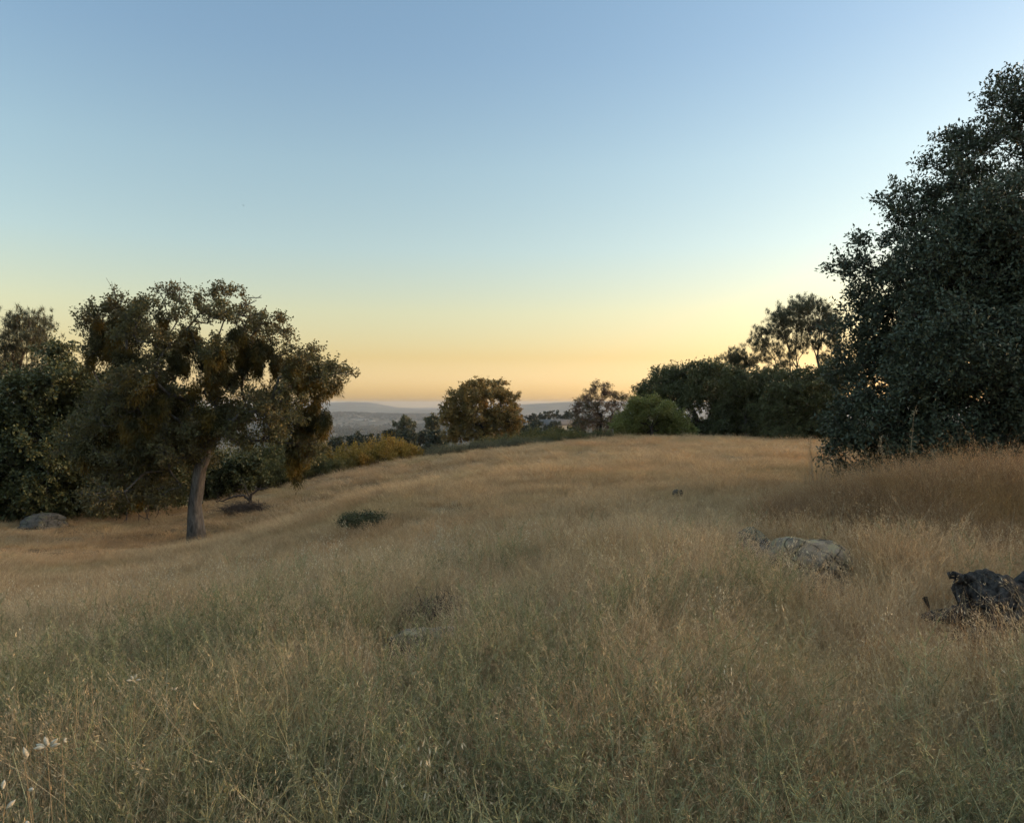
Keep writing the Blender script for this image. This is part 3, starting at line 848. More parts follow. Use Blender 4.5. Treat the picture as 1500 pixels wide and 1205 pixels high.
x, y, z = ground_hit(360, 752)
bz = y / F
branch_thing('fallen_branch', 'bare dark fallen branch arching over the brush behind the mistletoe oak', 'branch', (x, y + .3, z),
             [([(-.0, .1, 0), (.02, .05, .35), (.10, 0, .62), (.35, -.1, .82), (.75, -.2, .98)], .06, .016),
              ([(.02, .05, .45), (-.2, 0, .62), (-.5, -.1, .60), (-.85, -.15, .46), (-1.15, -.2, .40)], .05, .014),
              ([(.05, .05, .5), (-.12, .1, .8), (-.2, .1, 1.05)], .025, .008), ([(.1, 0, .3), (.35, .2, .28), (.6, .3, .2)], .03, .01)], M['dead_wood'], 3, 8, .35)

def brush(name, label, loc, w, d, h, n, seed, mat, cat='brush', stem=.006):
    rng = np.random.default_rng(seed)
    th = rng.uniform(0, 6.28, n); rr = rng.uniform(0, 1, n) ** .5
    b = np.stack([w * rr * np.cos(th) * .8, d * rr * np.sin(th) * .8, np.zeros(n)], 1)
    e = b + np.stack([rng.normal(0, .3 * w, n), rng.normal(0, .3 * d, n), h * (1.05 - rr ** 2 * .7) * rng.uniform(.4, 1.1, n)], 1)
    mid = (b + e) / 2 + rng.normal(0, .06, (n, 3)); mid[:, 2] += h * .1
    V1, F1 = tubes(b, mid, np.full(n, stem), np.full(n, stem * .8), 3)
    V2, F2 = tubes(mid, e, np.full(n, stem * .8), np.full(n, stem * .3), 3)
    V, Fs = join([(V1, [F1]), (V2, [F2])])
    tint = np.repeat(rng.uniform(0, 1, 2 * n), 6)
    o = mesh_np(name, V, Fs, mat, tint)
    o.location = [float(v) for v in loc]
    return tag(o, label, cat)

brush('brush_heap', 'low heap of purplish-brown dead brush under the fallen branch', (x, y, z), .95, .5, .48, 900, 4, M['dead_twig'], stem=.008)
x, y, z = ground_hit(632, 955)
brush('dead_weed_clump', 'blackish clump of dead weeds behind the flat grey stone', (x, y + .12, z), .28, .16, .40, 700, 5, M['dead_twig'], 'dead weeds', .003)
rocks += [(x - .15, y + .1, .22), (x + .15, y + .1, .22)]

# charred root clump at the right edge
x, y, z = ground_hit(1462, 970)
rng = np.random.default_rng(8)
wad = thing('charred_stump', 'blackened broken stump with splayed roots at the right edge', 'stump', (x, y + .1, z + .08))
bm = bmesh.new()
bmesh.ops.create_icosphere(bm, subdivisions=5, radius=1)
V = np.array([v.co[:] for v in bm.verts])
W = np.zeros(len(V))
for f, a in ((1.5, .16), (3.5, .13), (8, .10), (18, .06), (34, .03)):
    k = rng.normal(size=(5, 3)) * f; ph = rng.uniform(0, 6.28, 5)
    W += a * np.sin(V @ k.T + ph).mean(1) * 2
V = V * (1 + W)[:, None] * np.array((.22, .18, .24)) + np.array((.06, 0, .18))
for v, c in zip(bm.verts, V):
    v.co = c
me = bpy.data.meshes.new('stump_wood'); bm.to_mesh(me); bm.free(); me.materials.append(M['char'])
o = bpy.data.objects.new('stump_wood', me); col.objects.link(o); o.parent = wad
for pts, r0, r1 in [([(-.1, 0, .22), (-.28, -.05, .16), (-.45, -.08, .20)], .05, .02), ([(.1, 0, .25), (.35, .05, .28), (.6, .05, .2)], .07, .04),
                    ([(0, 0, .3), (-.12, 0, .38), (-.2, .05, .40)], .05, .02), ([(.15, 0, .3), (.3, .05, .42), (.5, 0, .46)], .05, .02), ([(-.05, -.1, .1), (-.2, -.15, .08), (-.36, -.2, .1)], .04, .015),
                    ([(.2, .1, .2), (.45, .2, .3), (.75, .3, .42)], .05, .03)]:
    pts = np.array(pts); s = np.linspace(0, len(pts) - 1, 12)
    Q = np.stack([np.interp(s, np.arange(len(pts)), pts[:, i]) for i in range(3)], 1); Q[1:] += rng.normal(0, .012, Q[1:].shape)
    V, Fq, Ft = sweep(Q, np.linspace(r0, r1, 12), 9, rng, .2)
    mesh_np('root', V, [Fq, Ft], M['char'], None, wad, True)
A0 = np.stack([rng.normal(.06, .17, 160), rng.normal(0, .10, 160), rng.uniform(.02, .30, 160)], 1)
A1 = A0 + unit(160, rng) * rng.uniform(.04, .13, (160, 1))
V, f = tubes(A0, A1, rng.uniform(.006, .018, 160), np.full(160, .004), 5)
ch = mesh_np('splinters', V, [f], M['char'], None, wad); ch['kind'] = 'stuff'
rocks += [(x, y + .1, .36), (x - .15, y - .3, .3), (x + .25, y - .25, .3), (x - .35, y - .1, .2)]

# dark evergreen cushion in the field
x, y, z = ground_hit(530, 775)
c = shrub_proto('cushion_shrub', 'low dark green cushion shrub alone in the tan grass', 80, .34, .78, 'scrub_dark', 150, 70, (.04, .02), .5)
c.location = (x, y + .2, z + .02); c.scale = (1.15, 1.1, .68)
rocks.append((x, y + .2, .45))

# twiggy bushes under the big oak
for i, (px, Y, s, lab) in enumerate([(1440, 9.6, .75, 'grey-green twiggy bush under the big right-hand oak'), (1500, 9.2, .8, 'dark twiggy bush at the right edge under the big oak'), (1385, 10.2, .6, 'small leafy bush at the foot of the big right-hand oak')]):
    c = shrub_proto('understory_bush', lab, 90 + i, 1.0, 1.2, 'scrub_grey' if i == 0 else 'big_oak', 60, 26, (.05, .022), .7)
    c.location = bump_of(px, Y); c.scale = (s, s, s)

# ------------------------------------------------------------------ far house and valley buildings
def plain(name, c, rough=.8):
    m, t, p, out = nodes(name)
    nz = world_noise(t, 1.3, 4)
    t.links.new(mixc(t, c, tuple(v * .86 for v in c), nz), p.inputs['Base Color'])
    p.inputs['Roughness'].default_value = rough
    return m
M['white_wall'] = plain('white wall', (.42, .40, .36)); M['grey_roof'] = plain('grey roof', (.085, .08, .078)); M['glass'] = plain('dark pane', (.03, .035, .04), .2)

def box(x0, x1, y0, y1, z0, z1):
    V = np.array([(x, y, z) for x in (x0, x1) for y in (y0, y1) for z in (z0, z1)], float)
    Fq = np.array([(0, 1, 3, 2), (4, 6, 7, 5), (0, 4, 5, 1), (2, 3, 7, 6), (0, 2, 6, 4), (1, 5, 7, 3)])
    return V, [Fq]

def gable_house(name, label, loc, L, D, H, Rf, rz=0.0, windows=2, group=None, cat='house'):
    root = thing(name, label, cat, loc, group)
    root.rotation_euler = (0, 0, rz)
    V = np.array([(-L / 2, -D / 2, 0), (L / 2, -D / 2, 0), (L / 2, D / 2, 0), (-L / 2, D / 2, 0), (-L / 2, -D / 2, H), (L / 2, -D / 2, H), (L / 2, D / 2, H), (-L / 2, D / 2, H), (-L / 2, 0, H + Rf), (L / 2, 0, H + Rf)])
    V[:4, 2] -= 3
    mesh_np('wall', V, [np.array([(0, 1, 5, 4), (2, 3, 7, 6)]), np.array([(1, 2, 6, 9, 5), (3, 0, 4, 8, 7)])], M['white_wall'], None, root)
    o = .5; k = Rf / (D / 2); e = .06
    R_ = []
    for s in (-1, 1):
        y1 = s * (D / 2 + o)
        z1 = H - o * k
        R_.append((np.array([(-L / 2 - o, 0, H + Rf + e), (L / 2 + o, 0, H + Rf + e), (L / 2 + o, y1, z1 + e), (-L / 2 - o, y1, z1 + e), (-L / 2 - o, 0, H + Rf + .25), (L / 2 + o, 0, H + Rf + .25), (L / 2 + o, y1, z1 + .25), (-L / 2 - o, y1, z1 + .25)]),
                   [np.array([(0, 1, 2, 3), (4, 7, 6, 5), (3, 2, 6, 7), (1, 5, 6, 2), (0, 3, 7, 4), (0, 4, 5, 1)])]))
    V, Fs = join(R_)
    mesh_np('roof', V, Fs, M['grey_roof'], None, root)
    for i in range(windows):
        xc = -L / 2 + L * (i + .7) / (windows + .4)
        V, Fs = box(xc - .6, xc + .6, -D / 2 - .03, -D / 2 + .02, H * .4, H * .8)
        mesh_np('window', V, Fs, M['glass'], None, root)
    return root

hx, hy = at(812, 613, 300)[:2]
gable_house('ranch_house', 'long low white house with grey roof among dark trees beyond the crest', (hx, hy, at(812, 617, 300)[2] - 3.9), 14, 7, 2.6, 1.9, .25, 4)
for i, (px, py, w, lab) in enumerate([(530, 614.2, 26, 'long pale building across the hazy valley, left of the others'), (545, 616, 11, 'pale shed at the right end of the long valley building'), (517, 613.5, 9, 'small pale shed at the left end of the long valley building'),
                                      (580, 615.6, 5, 'small white house in the valley just left of the tallest hazy tree'), (567, 619, 5, 'small white house in the valley below and left of the uppermost white house'), (568, 627.5, 5, 'lowest small white house in the hazy valley')]):
    pxx = px
    for Yd in np.arange(2200, 6500, 15.):
        P = at(pxx, py, Yd)
        if P[2] < hz(P[0], P[1]) + 6:
            break
    mm = Yd / F
    gable_house('valley_building', lab, (P[0], P[1], hz(P[0], P[1])), w * mm * .8, max(10, 3 * mm), 1.6 * mm, .5 * mm, .1, 3, 'pale buildings across the valley', 'building')

# ------------------------------------------------------------------ instanced ground cover
def source(name, V, Fs, mat, tint):
    return mesh_np(name, V, Fs, mat, tint, None, False, link=False)

def scatter(name, label, sources, pts, rot, scl, idx, kind='stuff', cat=None):
    cl = bpy.data.collections.new(name + '_kinds')
    for s in sources:
        cl.objects.link(s)
    me = bpy.data.meshes.new(name)
    me.vertices.add(len(pts)); me.vertices.foreach_set('co', np.asarray(pts, np.float32).ravel())
    a = me.attributes.new('rot', 'FLOAT_VECTOR', 'POINT'); a.data.foreach_set('vector', np.asarray(rot, np.float32).ravel())
    a = me.attributes.new('scl', 'FLOAT_VECTOR', 'POINT'); a.data.foreach_set('vector', np.asarray(scl, np.float32).ravel())
    a = me.attributes.new('idx', 'INT', 'POINT'); a.data.foreach_set('value', np.asarray(idx, np.int32))
    o = bpy.data.objects.new(name, me); col.objects.link(o)
    ng = bpy.data.node_groups.new(name, 'GeometryNodeTree')
    ng.interface.new_socket('Geometry', in_out='INPUT', socket_type='NodeSocketGeometry')
    ng.interface.new_socket('Geometry', in_out='OUTPUT', socket_type='NodeSocketGeometry')
    gi = ng.nodes.new('NodeGroupInput'); go = ng.nodes.new('NodeGroupOutput')
    ip = ng.nodes.new('GeometryNodeInstanceOnPoints')
    ci = ng.nodes.new('GeometryNodeCollectionInfo'); ci.inputs[0].default_value = cl
    ci.inputs['Separate Children'].default_value = True; ci.inputs['Reset Children'].default_value = True
    def named(n, ty):
        q = ng.nodes.new('GeometryNodeInputNamedAttribute'); q.data_type = ty; q.inputs[0].default_value = n
        return q.outputs[0]
    e2r = ng.nodes.new('FunctionNodeEulerToRotation')
    ng.links.new(named('rot', 'FLOAT_VECTOR'), e2r.inputs[0])
    ng.links.new(gi.outputs[0], ip.inputs['Points'])
    ng.links.new(ci.outputs[0], ip.inputs['Instance'])
    ip.inputs['Pick Instance'].default_value = True
    ng.links.new(named('idx', 'INT'), ip.inputs['Instance Index'])
    ng.links.new(e2r.outputs[0], ip.inputs['Rotation'])
    ng.links.new(named('scl', 'FLOAT_VECTOR'), ip.inputs['Scale'])
    ng.links.new(ip.outputs[0], go.inputs[0])
    md = o.modifiers.new('cover', 'NODES'); md.node_group = ng
    tag(o, label, cat, None, kind)
    return o

def blade_strip(B, H, W, lean, rng, segs=4, curl=.5):
    """curved tapering blades: B roots, H heights, W widths, lean (n,2) sideways reach of the tip"""
    n = len(B)
    s = np.linspace(0, 1, segs + 1)
    cx = B[:, None, 0] + lean[:, None, 0] * s[None] ** 2
    cy = B[:, None, 1] + lean[:, None, 1] * s[None] ** 2
    cz = B[:, None, 2] + H[:, None] * (s[None] - curl * .25 * s[None] ** 3)
    th = rng.uniform(0, PI, n)
    wx, wy = np.cos(th)[:, None] * W[:, None] * .5, np.sin(th)[:, None] * W[:, None] * .5
    tap = (1 - s ** 2 * .85)[None]
    Lf = np.stack([cx - wx * tap, cy - wy * tap, cz], 2); Rt = np.stack([cx + wx * tap, cy + wy * tap, cz], 2)
    V = np.stack([Lf, Rt], 2).reshape(-1, 3)
    b = np.arange(n)[:, None] * (segs + 1) * 2; i = np.arange(segs)[None] * 2
    Fq = np.stack([b + i, b + i + 1, b + i + 3, b + i + 2], 2).reshape(-1, 4)
    tip = np.stack([cx[:, -1], cy[:, -1], cz[:, -1]], 1)
    return V, Fq, tip, (segs + 1) * 2

def grass_clump(name, seed, n, rad, h, w, mat, heads=0.0, segs=4, lean=.35, hv=.35, head_len=.02, head_w=.007, nhead=7):
    rng = np.random.default_rng(seed)
    th = rng.uniform(0, 6.28, n); rr = rad * rng.uniform(0, 1, n) ** .5
    B = np.stack([rr * np.cos(th), rr * np.sin(th), np.full(n, -.03)], 1)
    H = h * rng.uniform(1 - hv * 1.6, 1 + hv, n)
    ln = rng.normal(0, lean * h * .5, (n, 2)) + B[:, :2] * .6
    V, Fq, tip, vp = blade_strip(B, H, w * rng.uniform(.6, 1.3, n), ln, rng, segs)
    tint = np.repeat(rng.uniform(0, .85, n), vp)
    parts = [(V, [Fq])]; tn = [tint]
    k = int(n * heads)
    if k:
        j = rng.choice(n, k, replace=False)
        s = rng.uniform(0, 1, (k, nhead, 1))
        base = np.stack([B[j, 0] + ln[j, 0] * .55, B[j, 1] + ln[j, 1] * .55, B[j, 2] + H[j] * .72], 1)
        C = (base[:, None] * (1 - s) + tip[j][:, None] * s + rng.normal(0, .008, (k, nhead, 3))).reshape(-1, 3)
        D = np.repeat((tip[j] - base) / (np.linalg.norm(tip[j] - base, axis=1, keepdims=True) + 1e-6), nhead, 0) + unit(len(C), rng) * .55
        V, Fq = leaves(C, D, head_len * 1.25, head_w * .75, rng)
        parts.append((V, [Fq])); tn.append(np.repeat(rng.uniform(.45, .95, len(C)), 4))
    V, Fs = join(parts)
    return source(name, V, Fs, mat, np.concatenate(tn))

def grass_material(name, dark, mid, pale, patch_a, patch_b, patch_scale, transl=.25, lift=None):
    """blade-to-blade spread by tint, patches of other growth by place"""
    m, t, p, out = nodes(name)
    a = add(t, 'ShaderNodeAttribute', attribute_name='tint')
    rp = ramp_node(t, [(0, dark), (.5, mid), (1, pale)])
    t.links.new(a.outputs['Fac'], rp.inputs[0])
    base = rp.outputs[0]
    for c, sc_, lo, hi, amt in ((patch_a, patch_scale, .50, .64, .6), (patch_b, patch_scale * .47, .50, .62, .65)):
        nz = world_noise(t, sc_, 4, .6, .3)
        r = ramp_node(t, [(lo, (0, 0, 0)), (hi, (amt, amt, amt))])
        t.links.new(nz, r.inputs[0])
        base = mixc(t, base, mixc(t, base, c, .8), r.outputs[0])
    oi = t.nodes.new('ShaderNodeObjectInfo')
    mr = t.nodes.new('ShaderNodeMapRange'); mr.inputs[3].default_value = .75; mr.inputs[4].default_value = 1.2
    t.links.new(oi.outputs['Random'], mr.inputs[0])
    cb = t.nodes.new('ShaderNodeCombineColor')
    for i in range(3):
        t.links.new(mr.outputs[0], cb.inputs[i])
    base = mixc(t, base, cb.outputs[0], 1.0, 'MULTIPLY')
    t.links.new(base, p.inputs['Base Color'])
    p.inputs['Roughness'].default_value = .7
    p.inputs['Specular IOR Level'].default_value = .2
    tr = t.nodes.new('ShaderNodeBsdfTranslucent'); t.links.new(base, tr.inputs[0])
    mx = t.nodes.new('ShaderNodeMixShader'); mx.inputs[0].default_value = transl
    t.links.new(p.outputs[0], mx.inputs[1]); t.links.new(tr.outputs[0], mx.inputs[2]); t.links.new(mx.outputs[0], out.inputs[0])
    return m

M['dry_grass'] = grass_material('dry grass', (.33, .21, .11), (.50, .345, .19), (.62, .48, .29), (.33, .28, .14), (.55, .33, .17), .35, .3)
M['near_grass'] = grass_material('near dry grass', (.30, .205, .115), (.50, .36, .205), (.66, .53, .35), (.34, .29, .14), (.52, .33, .17), .9, .3)
M['russet_grass'] = grass_material('russet grass', (.19, .105, .055), (.35, .215, .11), (.52, .37, .22), (.38, .24, .09), (.24, .165, .10), 1.1, .3)
M['green_weed'] = grass_material('green weed', (.165, .165, .085), (.265, .265, .135), (.46, .42, .25), (.33, .28, .15), (.18, .19, .10), 1.3)
M['oat'] = grass_material('wild oat', (.28, .20, .11), (.42, .33, .20), (.72, .64, .48), (.45, .35, .22), (.5, .4, .26), 1)

def weed(name, seed, h, stems, mat):
    """thin branching weed with narrow leaves up its stems"""
    rng = np.random.default_rng(seed)
    parts, tn = [], []
    for s in range(stems):
        d = rng.normal(0, .28, 3); d[2] = 1
        base = np.array([rng.normal(0, .03), rng.normal(0, .03), -.02])
        H = h * rng.uniform(.6, 1.1)
        P = [base]
        for q in range(5):
            P.append(P[-1] + d * H / 5 + rng.normal(0, .01, 3))
        P = np.array(P)
        segs = [(P[:-1], P[1:], np.linspace(.0028, .0016, 5), np.linspace(.0025, .001, 5))]
        B0, B1 = [], []
        for q in range(12):
            i = rng.integers(1, 6); f = rng.uniform(0, 1)
            a = P[i - 1] * (1 - f) + P[i] * f
            dd = rng.normal(0, 1, 3); dd[2] = abs(dd[2]) * .8 + .7; dd /= np.linalg.norm(dd)
            B0.append(a); B1.append(a + dd * H * rng.uniform(.12, .32))
        B0, B1 = np.array(B0), np.array(B1)
        segs.append((B0, B1, np.full(12, .0016), np.full(12, .0008)))
        for a, b, r0, r1 in segs:
            V, f = tubes(a, b, r0, r1, 3)
            parts.append((V, [f])); tn.append(np.full(len(V), rng.uniform(.3, 1)))
        f = rng.uniform(.1, 1, (12, 9, 1))
        C = (B0[:, None] * (1 - f) + B1[:, None] * f).reshape(-1, 3)
        f = rng.uniform(0, 1, (5, 8, 1))
        C = np.vstack([C, (P[:-1, None] * (1 - f) + P[1:, None] * f).reshape(-1, 3)])
        D = unit(len(C), rng); D[:, 2] += .5
        V, Fq = leaves(C, D, .024, .0032, rng, .1)
        parts.append((V, [Fq])); tn.append(np.repeat(np.clip(rng.normal(.4, .25, len(C)), 0, 1), 4))
    V, Fs = join(parts)
    return source(name, V, Fs, mat, np.concatenate(tn))

def sow(n, r0, r1, a0, a1, rng, keep=None, avoid=True):
    """random points over a sector, even over the ground"""
    r = np.sqrt(rng.uniform(r0 ** 2, r1 ** 2, n)); a = np.radians(rng.uniform(a0, a1, n))
    X, Y = r * np.sin(a), r * np.cos(a)
    k = np.ones(n, bool)
    if avoid:
        for x, y, d in rocks:
            k &= np.hypot(X - x, Y - y) > d
    if keep is not None:
        k &= keep(X, Y)
    return np.stack([X[k], Y[k], height(X[k], Y[k])], 1)

def fbm(X, Y, s, seed):
    rng = np.random.default_rng(seed)
    v = np.zeros(len(X))
    for o in range(3):
        k = rng.normal(size=(6, 2)) / s * 2 ** o
        v += np.sin(X[:, None] * k[:, 0] + Y[:, None] * k[:, 1] + rng.uniform(0, 6.28, 6)).mean(1) / 1.6 ** o
    return v

def in_field(X, Y):
    """the open grass ends at the scrub along the crest"""
    cx = [-40, -20.8, -16.8, -11.3, -8.1, -5.3, 0, 4, 10, 18, 60]
    cy = [29, 31, 34, 36, 36.5, 40, 42.5, 45, 46, 45, 45]
    return Y < np.interp(X, cx, cy)

def euler(n, rng, tilt=.14):
    return np.stack([rng.normal(0, tilt, n), rng.normal(0, tilt, n), rng.uniform(0, 6.28, n)], 1)

def mound_core(X, Y):
    return (np.hypot((X - 5.4) / 2.6, (Y - 7.2) / 1.6) < 1) | (np.hypot((X - 7.0) / 3.0, (Y - 8.2) / 1.15) < 1)

def mound(X, Y):
    d = np.hypot((X - 4.6) / 1.9, (Y - 8.0) / 1.15)
    d2 = np.hypot((X - 7.0) / 3.0, (Y - 8.2) / 1.15)
    d3 = np.hypot((X - 5.4) / 2.6, (Y - 7.0) / 1.5)
    return (np.minimum(d, np.minimum(d2, d3)) < 1) & ~((np.abs(X - 2.9) < .8) & (Y < 7.3)) & ~((np.abs(X - 3.4) < .7) & (Y < 5.9))

rng = np.random.default_rng(1)
src, P, I, S = [], [], [], []
def layer(pts, kinds, smin, smax):
    P.append(pts); I.append(rng.choice(kinds, len(pts)))
    s = rng.uniform(smin, smax, len(pts)) * (1 + .34 * fbm(pts[:, 0], pts[:, 1], 1.3, 3) + .18 * fbm(pts[:, 0], pts[:, 1], 5, 4))
    S.append(np.stack([s * rng.uniform(.85, 1.15, len(s)), s * rng.uniform(.85, 1.15, len(s)), s * rng.uniform(.8, 1.2, len(s))], 1))

# names sort alphabetically inside the collection, so number them that way
for i in range(4):
    src.append(grass_clump('grass_a%d' % i, 300 + i, 105, .15, .36, .0024, M['near_grass'], .4, 4, .6, head_len=.011, head_w=.0032, nhead=10))
for i in range(3):
    src.append(grass_clump('grass_b%d' % i, 310 + i, 130, .24, .17, .0042, M['dry_grass'], .25, 3, .5, head_len=.016, head_w=.0055, nhead=6))
for i in range(3):
    src.append(grass_clump('grass_c%d' % i, 320 + i, 200, .48, .15, .0072, M['dry_grass'], .0, 3, .5))
layer(sow(7500, .9, 7.5, -46, 46, rng, lambda X, Y: (fbm(X, Y, .55, 61) > rng.uniform(-.95, .35, len(X))) & ~(mound_core(X, Y) & (rng.uniform(0, 1, len(X)) < .75))), [0, 1, 2, 3], .7, 1.25)
layer(sow(7600, 6.2, 20, -44, 44, rng, lambda X, Y: ~(mound_core(X, Y) & (rng.uniform(0, 1, len(X)) < .75))), [4, 5, 6], .75, 1.2)
layer(sow(14500, 16, 62, -43, 43, rng, in_field), [7, 8, 9], .75, 1.15)
for i in range(3):
    src.append(grass_clump('grass_d%d' % i, 380 + i, 16, .16, .52, .0024, M['oat'], .35, 6, 1.4, hv=.4, head_len=.012, head_w=.0036, nhead=8))
layer(sow(2200, 1.2, 9, -46, 46, rng, lambda X, Y: fbm(X, Y, 1.0, 51) > rng.uniform(-.5, .4, len(X))), [10, 11, 12], .55, 1.1)
P, I, S = np.vstack(P), np.concatenate(I), np.vstack(S)
scatter('dry_grass', 'tan dry grass covering the whole field', src, P, euler(len(P), rng), S, I, cat='grass')

# green weeds in the foreground
ws = [weed('weed_%d' % i, 330 + i, .52, 4, M['green_weed']) for i in range(5)]
def green_place(X, Y):
    v = fbm(X, Y, 1.1, 9) + .75 * smooth(6.0, 2.2, np.hypot(X, Y)) - .1 + .25 * smooth(1, -3, X)
    return v > rng.uniform(-.1, .5, len(X))
pts = np.vstack([sow(7200, .9, 5.6, -46, 46, rng, green_place), sow(1600, 4.8, 7.5, -44, 44, rng, lambda X, Y: green_place(X, Y) & (rng.uniform(0, 1, len(X)) < .55))])
n = len(pts); s = rng.uniform(.55, 1.15, n)
scatter('green_weeds', 'thin green weeds mixed through the foreground grass', ws, pts, euler(n, rng, .2), np.stack([s, s, s], 1), rng.integers(0, 5, n), cat='weeds')

# tall russet grass round the boulder and below the big oak
rs_ = [grass_clump('russet_%d' % i, 340 + i, 95, .16, .62, .0032, M['russet_grass'], .45, 5, .7, head_len=.014, head_w=.004) for i in range(4)]
pts = sow(9500, 5, 13, 12, 48, rng, mound)
n = len(pts); s = rng.uniform(.8, 1.2, n) * (1 + .3 * fbm(pts[:, 0], pts[:, 1], .9, 5)) * np.interp(np.hypot((pts[:, 0] - 5.6) / 2.6, (pts[:, 1] - 8.1) / 1.2), [0, 1, 1.5, 2], [1.25, .8, .58, .5])
scatter('tall_russet_grass', 'tall russet dry grass heaped behind the boulder below the big oak', rs_, pts, euler(n, rng, .18), np.stack([s, s, s], 1), rng.integers(0, 4, n), cat='grass')

# short russet grass to the right foreground
pts = sow(2600, 3.6, 7.6, 4, 46, rng, lambda X, Y: fbm(X, Y, 1.2, 21) + .25 > rng.uniform(-.3, .5, len(X)))
n = len(pts); s = rng.uniform(.45, .75, n)
rs2 = [grass_clump('lowrusset_%d' % i, 350 + i, 70, .14, .66, .0036, M['russet_grass'], .5, 4, .5, head_len=.012, head_w=.0036, nhead=8) for i in range(3)]
scatter('russet_grass', 'reddish dry grass mixed through the right foreground', rs2, pts, euler(n, rng, .2), np.stack([s, s, s], 1), rng.integers(0, 3, n), cat='grass')

# wild oats with pale hanging spikelets
def oat(name, seed):
    rng = np.random.default_rng(seed)
    parts, tn = [], []
    for _ in range(4):
        h = rng.uniform(.5, .8)
        l = rng.normal(0, .13, 2)
        s = np.linspace(0, 1, 8)[:, None]
        Q = np.hstack([l[None] * s ** 2 + rng.normal(0, .03, 2), h * (s - .12 * s ** 3)])
        V, f = tubes(Q[:-1], Q[1:], np.linspace(.0016, .0008, 7), np.linspace(.0015, .0006, 7), 3)
        parts.append((V, [f])); tn.append(np.full(len(V), .35))
        k = 16
        i = rng.uniform(.62, 1, k)
        C = np.stack([np.interp(i, s[:, 0], Q[:, a]) for a in range(3)], 1)
        off = rng.normal(0, .03, (k, 3)); off[:, 2] = -abs(off[:, 2])
        V, f = tubes(C, C + off, np.full(k, .0006), np.full(k, .0004), 3)
        parts.append((V, [f])); tn.append(np.full(len(V), .5))
        D = rng.normal(0, .35, (k, 3)); D[:, 2] -= 1
        V, Fq = leaves(C + off, D, .022, .006, rng, .3)
        parts.append((V, [Fq])); tn.append(np.repeat(rng.uniform(.8, 1, k), 4))
    V, Fs = join(parts)
    return source(name, V, Fs, M['oat'], np.concatenate(tn))
os_ = [oat('oat_%d' % i, 360 + i) for i in range(4)]
pts = sow(620, 2.0, 9, -44, 44, rng, lambda X, Y: fbm(X, Y, 1.5, 31) + .15 * (X > 1) > rng.uniform(-.2, .6, len(X)))
extra = np.array([ground_hit(*q) for q in [(1090, 835), (1065, 830), (1130, 880), (1150, 925), (1030, 870), (1205, 935), (385, 960), (430, 960), (1020, 850), (760, 860), (1140, 930), (850, 890), (900, 885), (650, 860), (1275, 905), (1010, 905)]])
pts = np.vstack([pts, extra]); n = len(pts); s = rng.uniform(.6, 1.05, n)
scatter('wild_oats', 'pale wild oat stems with hanging spikelets scattered through the grass', os_, pts, euler(n, rng, .15), np.stack([s, s, s], 1), rng.integers(0, 4, n), cat='oats')

# valley woodland far below
fs = []
for i in range(3):
    r_ = np.random.default_rng(370 + i)
    u = unit(120, r_); u[:, 2] = abs(u[:, 2])
    V, Fq = leaves(u * np.array([4.2, 4.2, 5.0]) * r_.uniform(.5, 1, (120, 1)), unit(120, r_) + u, 3.2, 2.6, r_)
    fs.append(source('far_crown_%d' % i, V, [Fq], M['far_leaf'], np.repeat(r_.uniform(0, 1, 120), 4)))
pts = sow(15000, 900, 6400, -20, 9, rng, lambda X, Y: fbm(X, Y, 260, 41) + .1 > rng.uniform(-.6, .5, len(X)), False)
n = len(pts); s = rng.uniform(.7, 1.7, n)
scatter('valley_woodland', 'hazy oak woodland over the valley floor far below', fs, pts, euler(n, rng, .05), np.stack([s, s, s], 1), rng.integers(0, 3, n), cat='woodland')

# ------------------------------------------------------------------ single dry stalks and pods
def pod_stalk(label, px, py, Y, pods, seed, size=.026):
    rng = np.random.default_rng(seed)
    top = at(px, py, Y); X0 = top[0] + rng.normal(0, .03); Y0 = Y + .05
    z0 = hz(X0, Y0)
    root = thing('seed_stalk', label, 'dry flower', (X0, Y0, z0), 'dry white seed stalks in the foreground')
    T = top - np.array([X0, Y0, z0])
    s = np.linspace(0, 1, 7)[:, None]
    Q = T[None] * s + np.hstack([rng.normal(0, .006, (7, 2)), np.zeros((7, 1))])
    V, f = tubes(Q[:-1], Q[1:], np.full(6, .0012), np.full(6, .0009), 5)
    mesh_np('stem', V, [f], M['straw'], np.full(len(V), .5), root)
    for k in range(pods):
        d = rng.normal(0, 1, 3); d[2] = d[2] * .6 + .35; d /= np.linalg.norm(d)
        a = T + d * .006
        n_ = 7; ss = np.linspace(0, 1, n_)
        rad = size * (.24 * np.sin(PI * (ss * .92 + .04)) ** 1.2 * (1 - .25 * ss) + .006)
        Vp, Fq, Ft = sweep(a[None] + d[None] * (ss[:, None] * size), rad, 8, rng, .05)
        mesh_np('pod', Vp, [Fq, Ft], M['pale_pod'], rng.uniform(0, 1, len(Vp)), root, True)
    return root

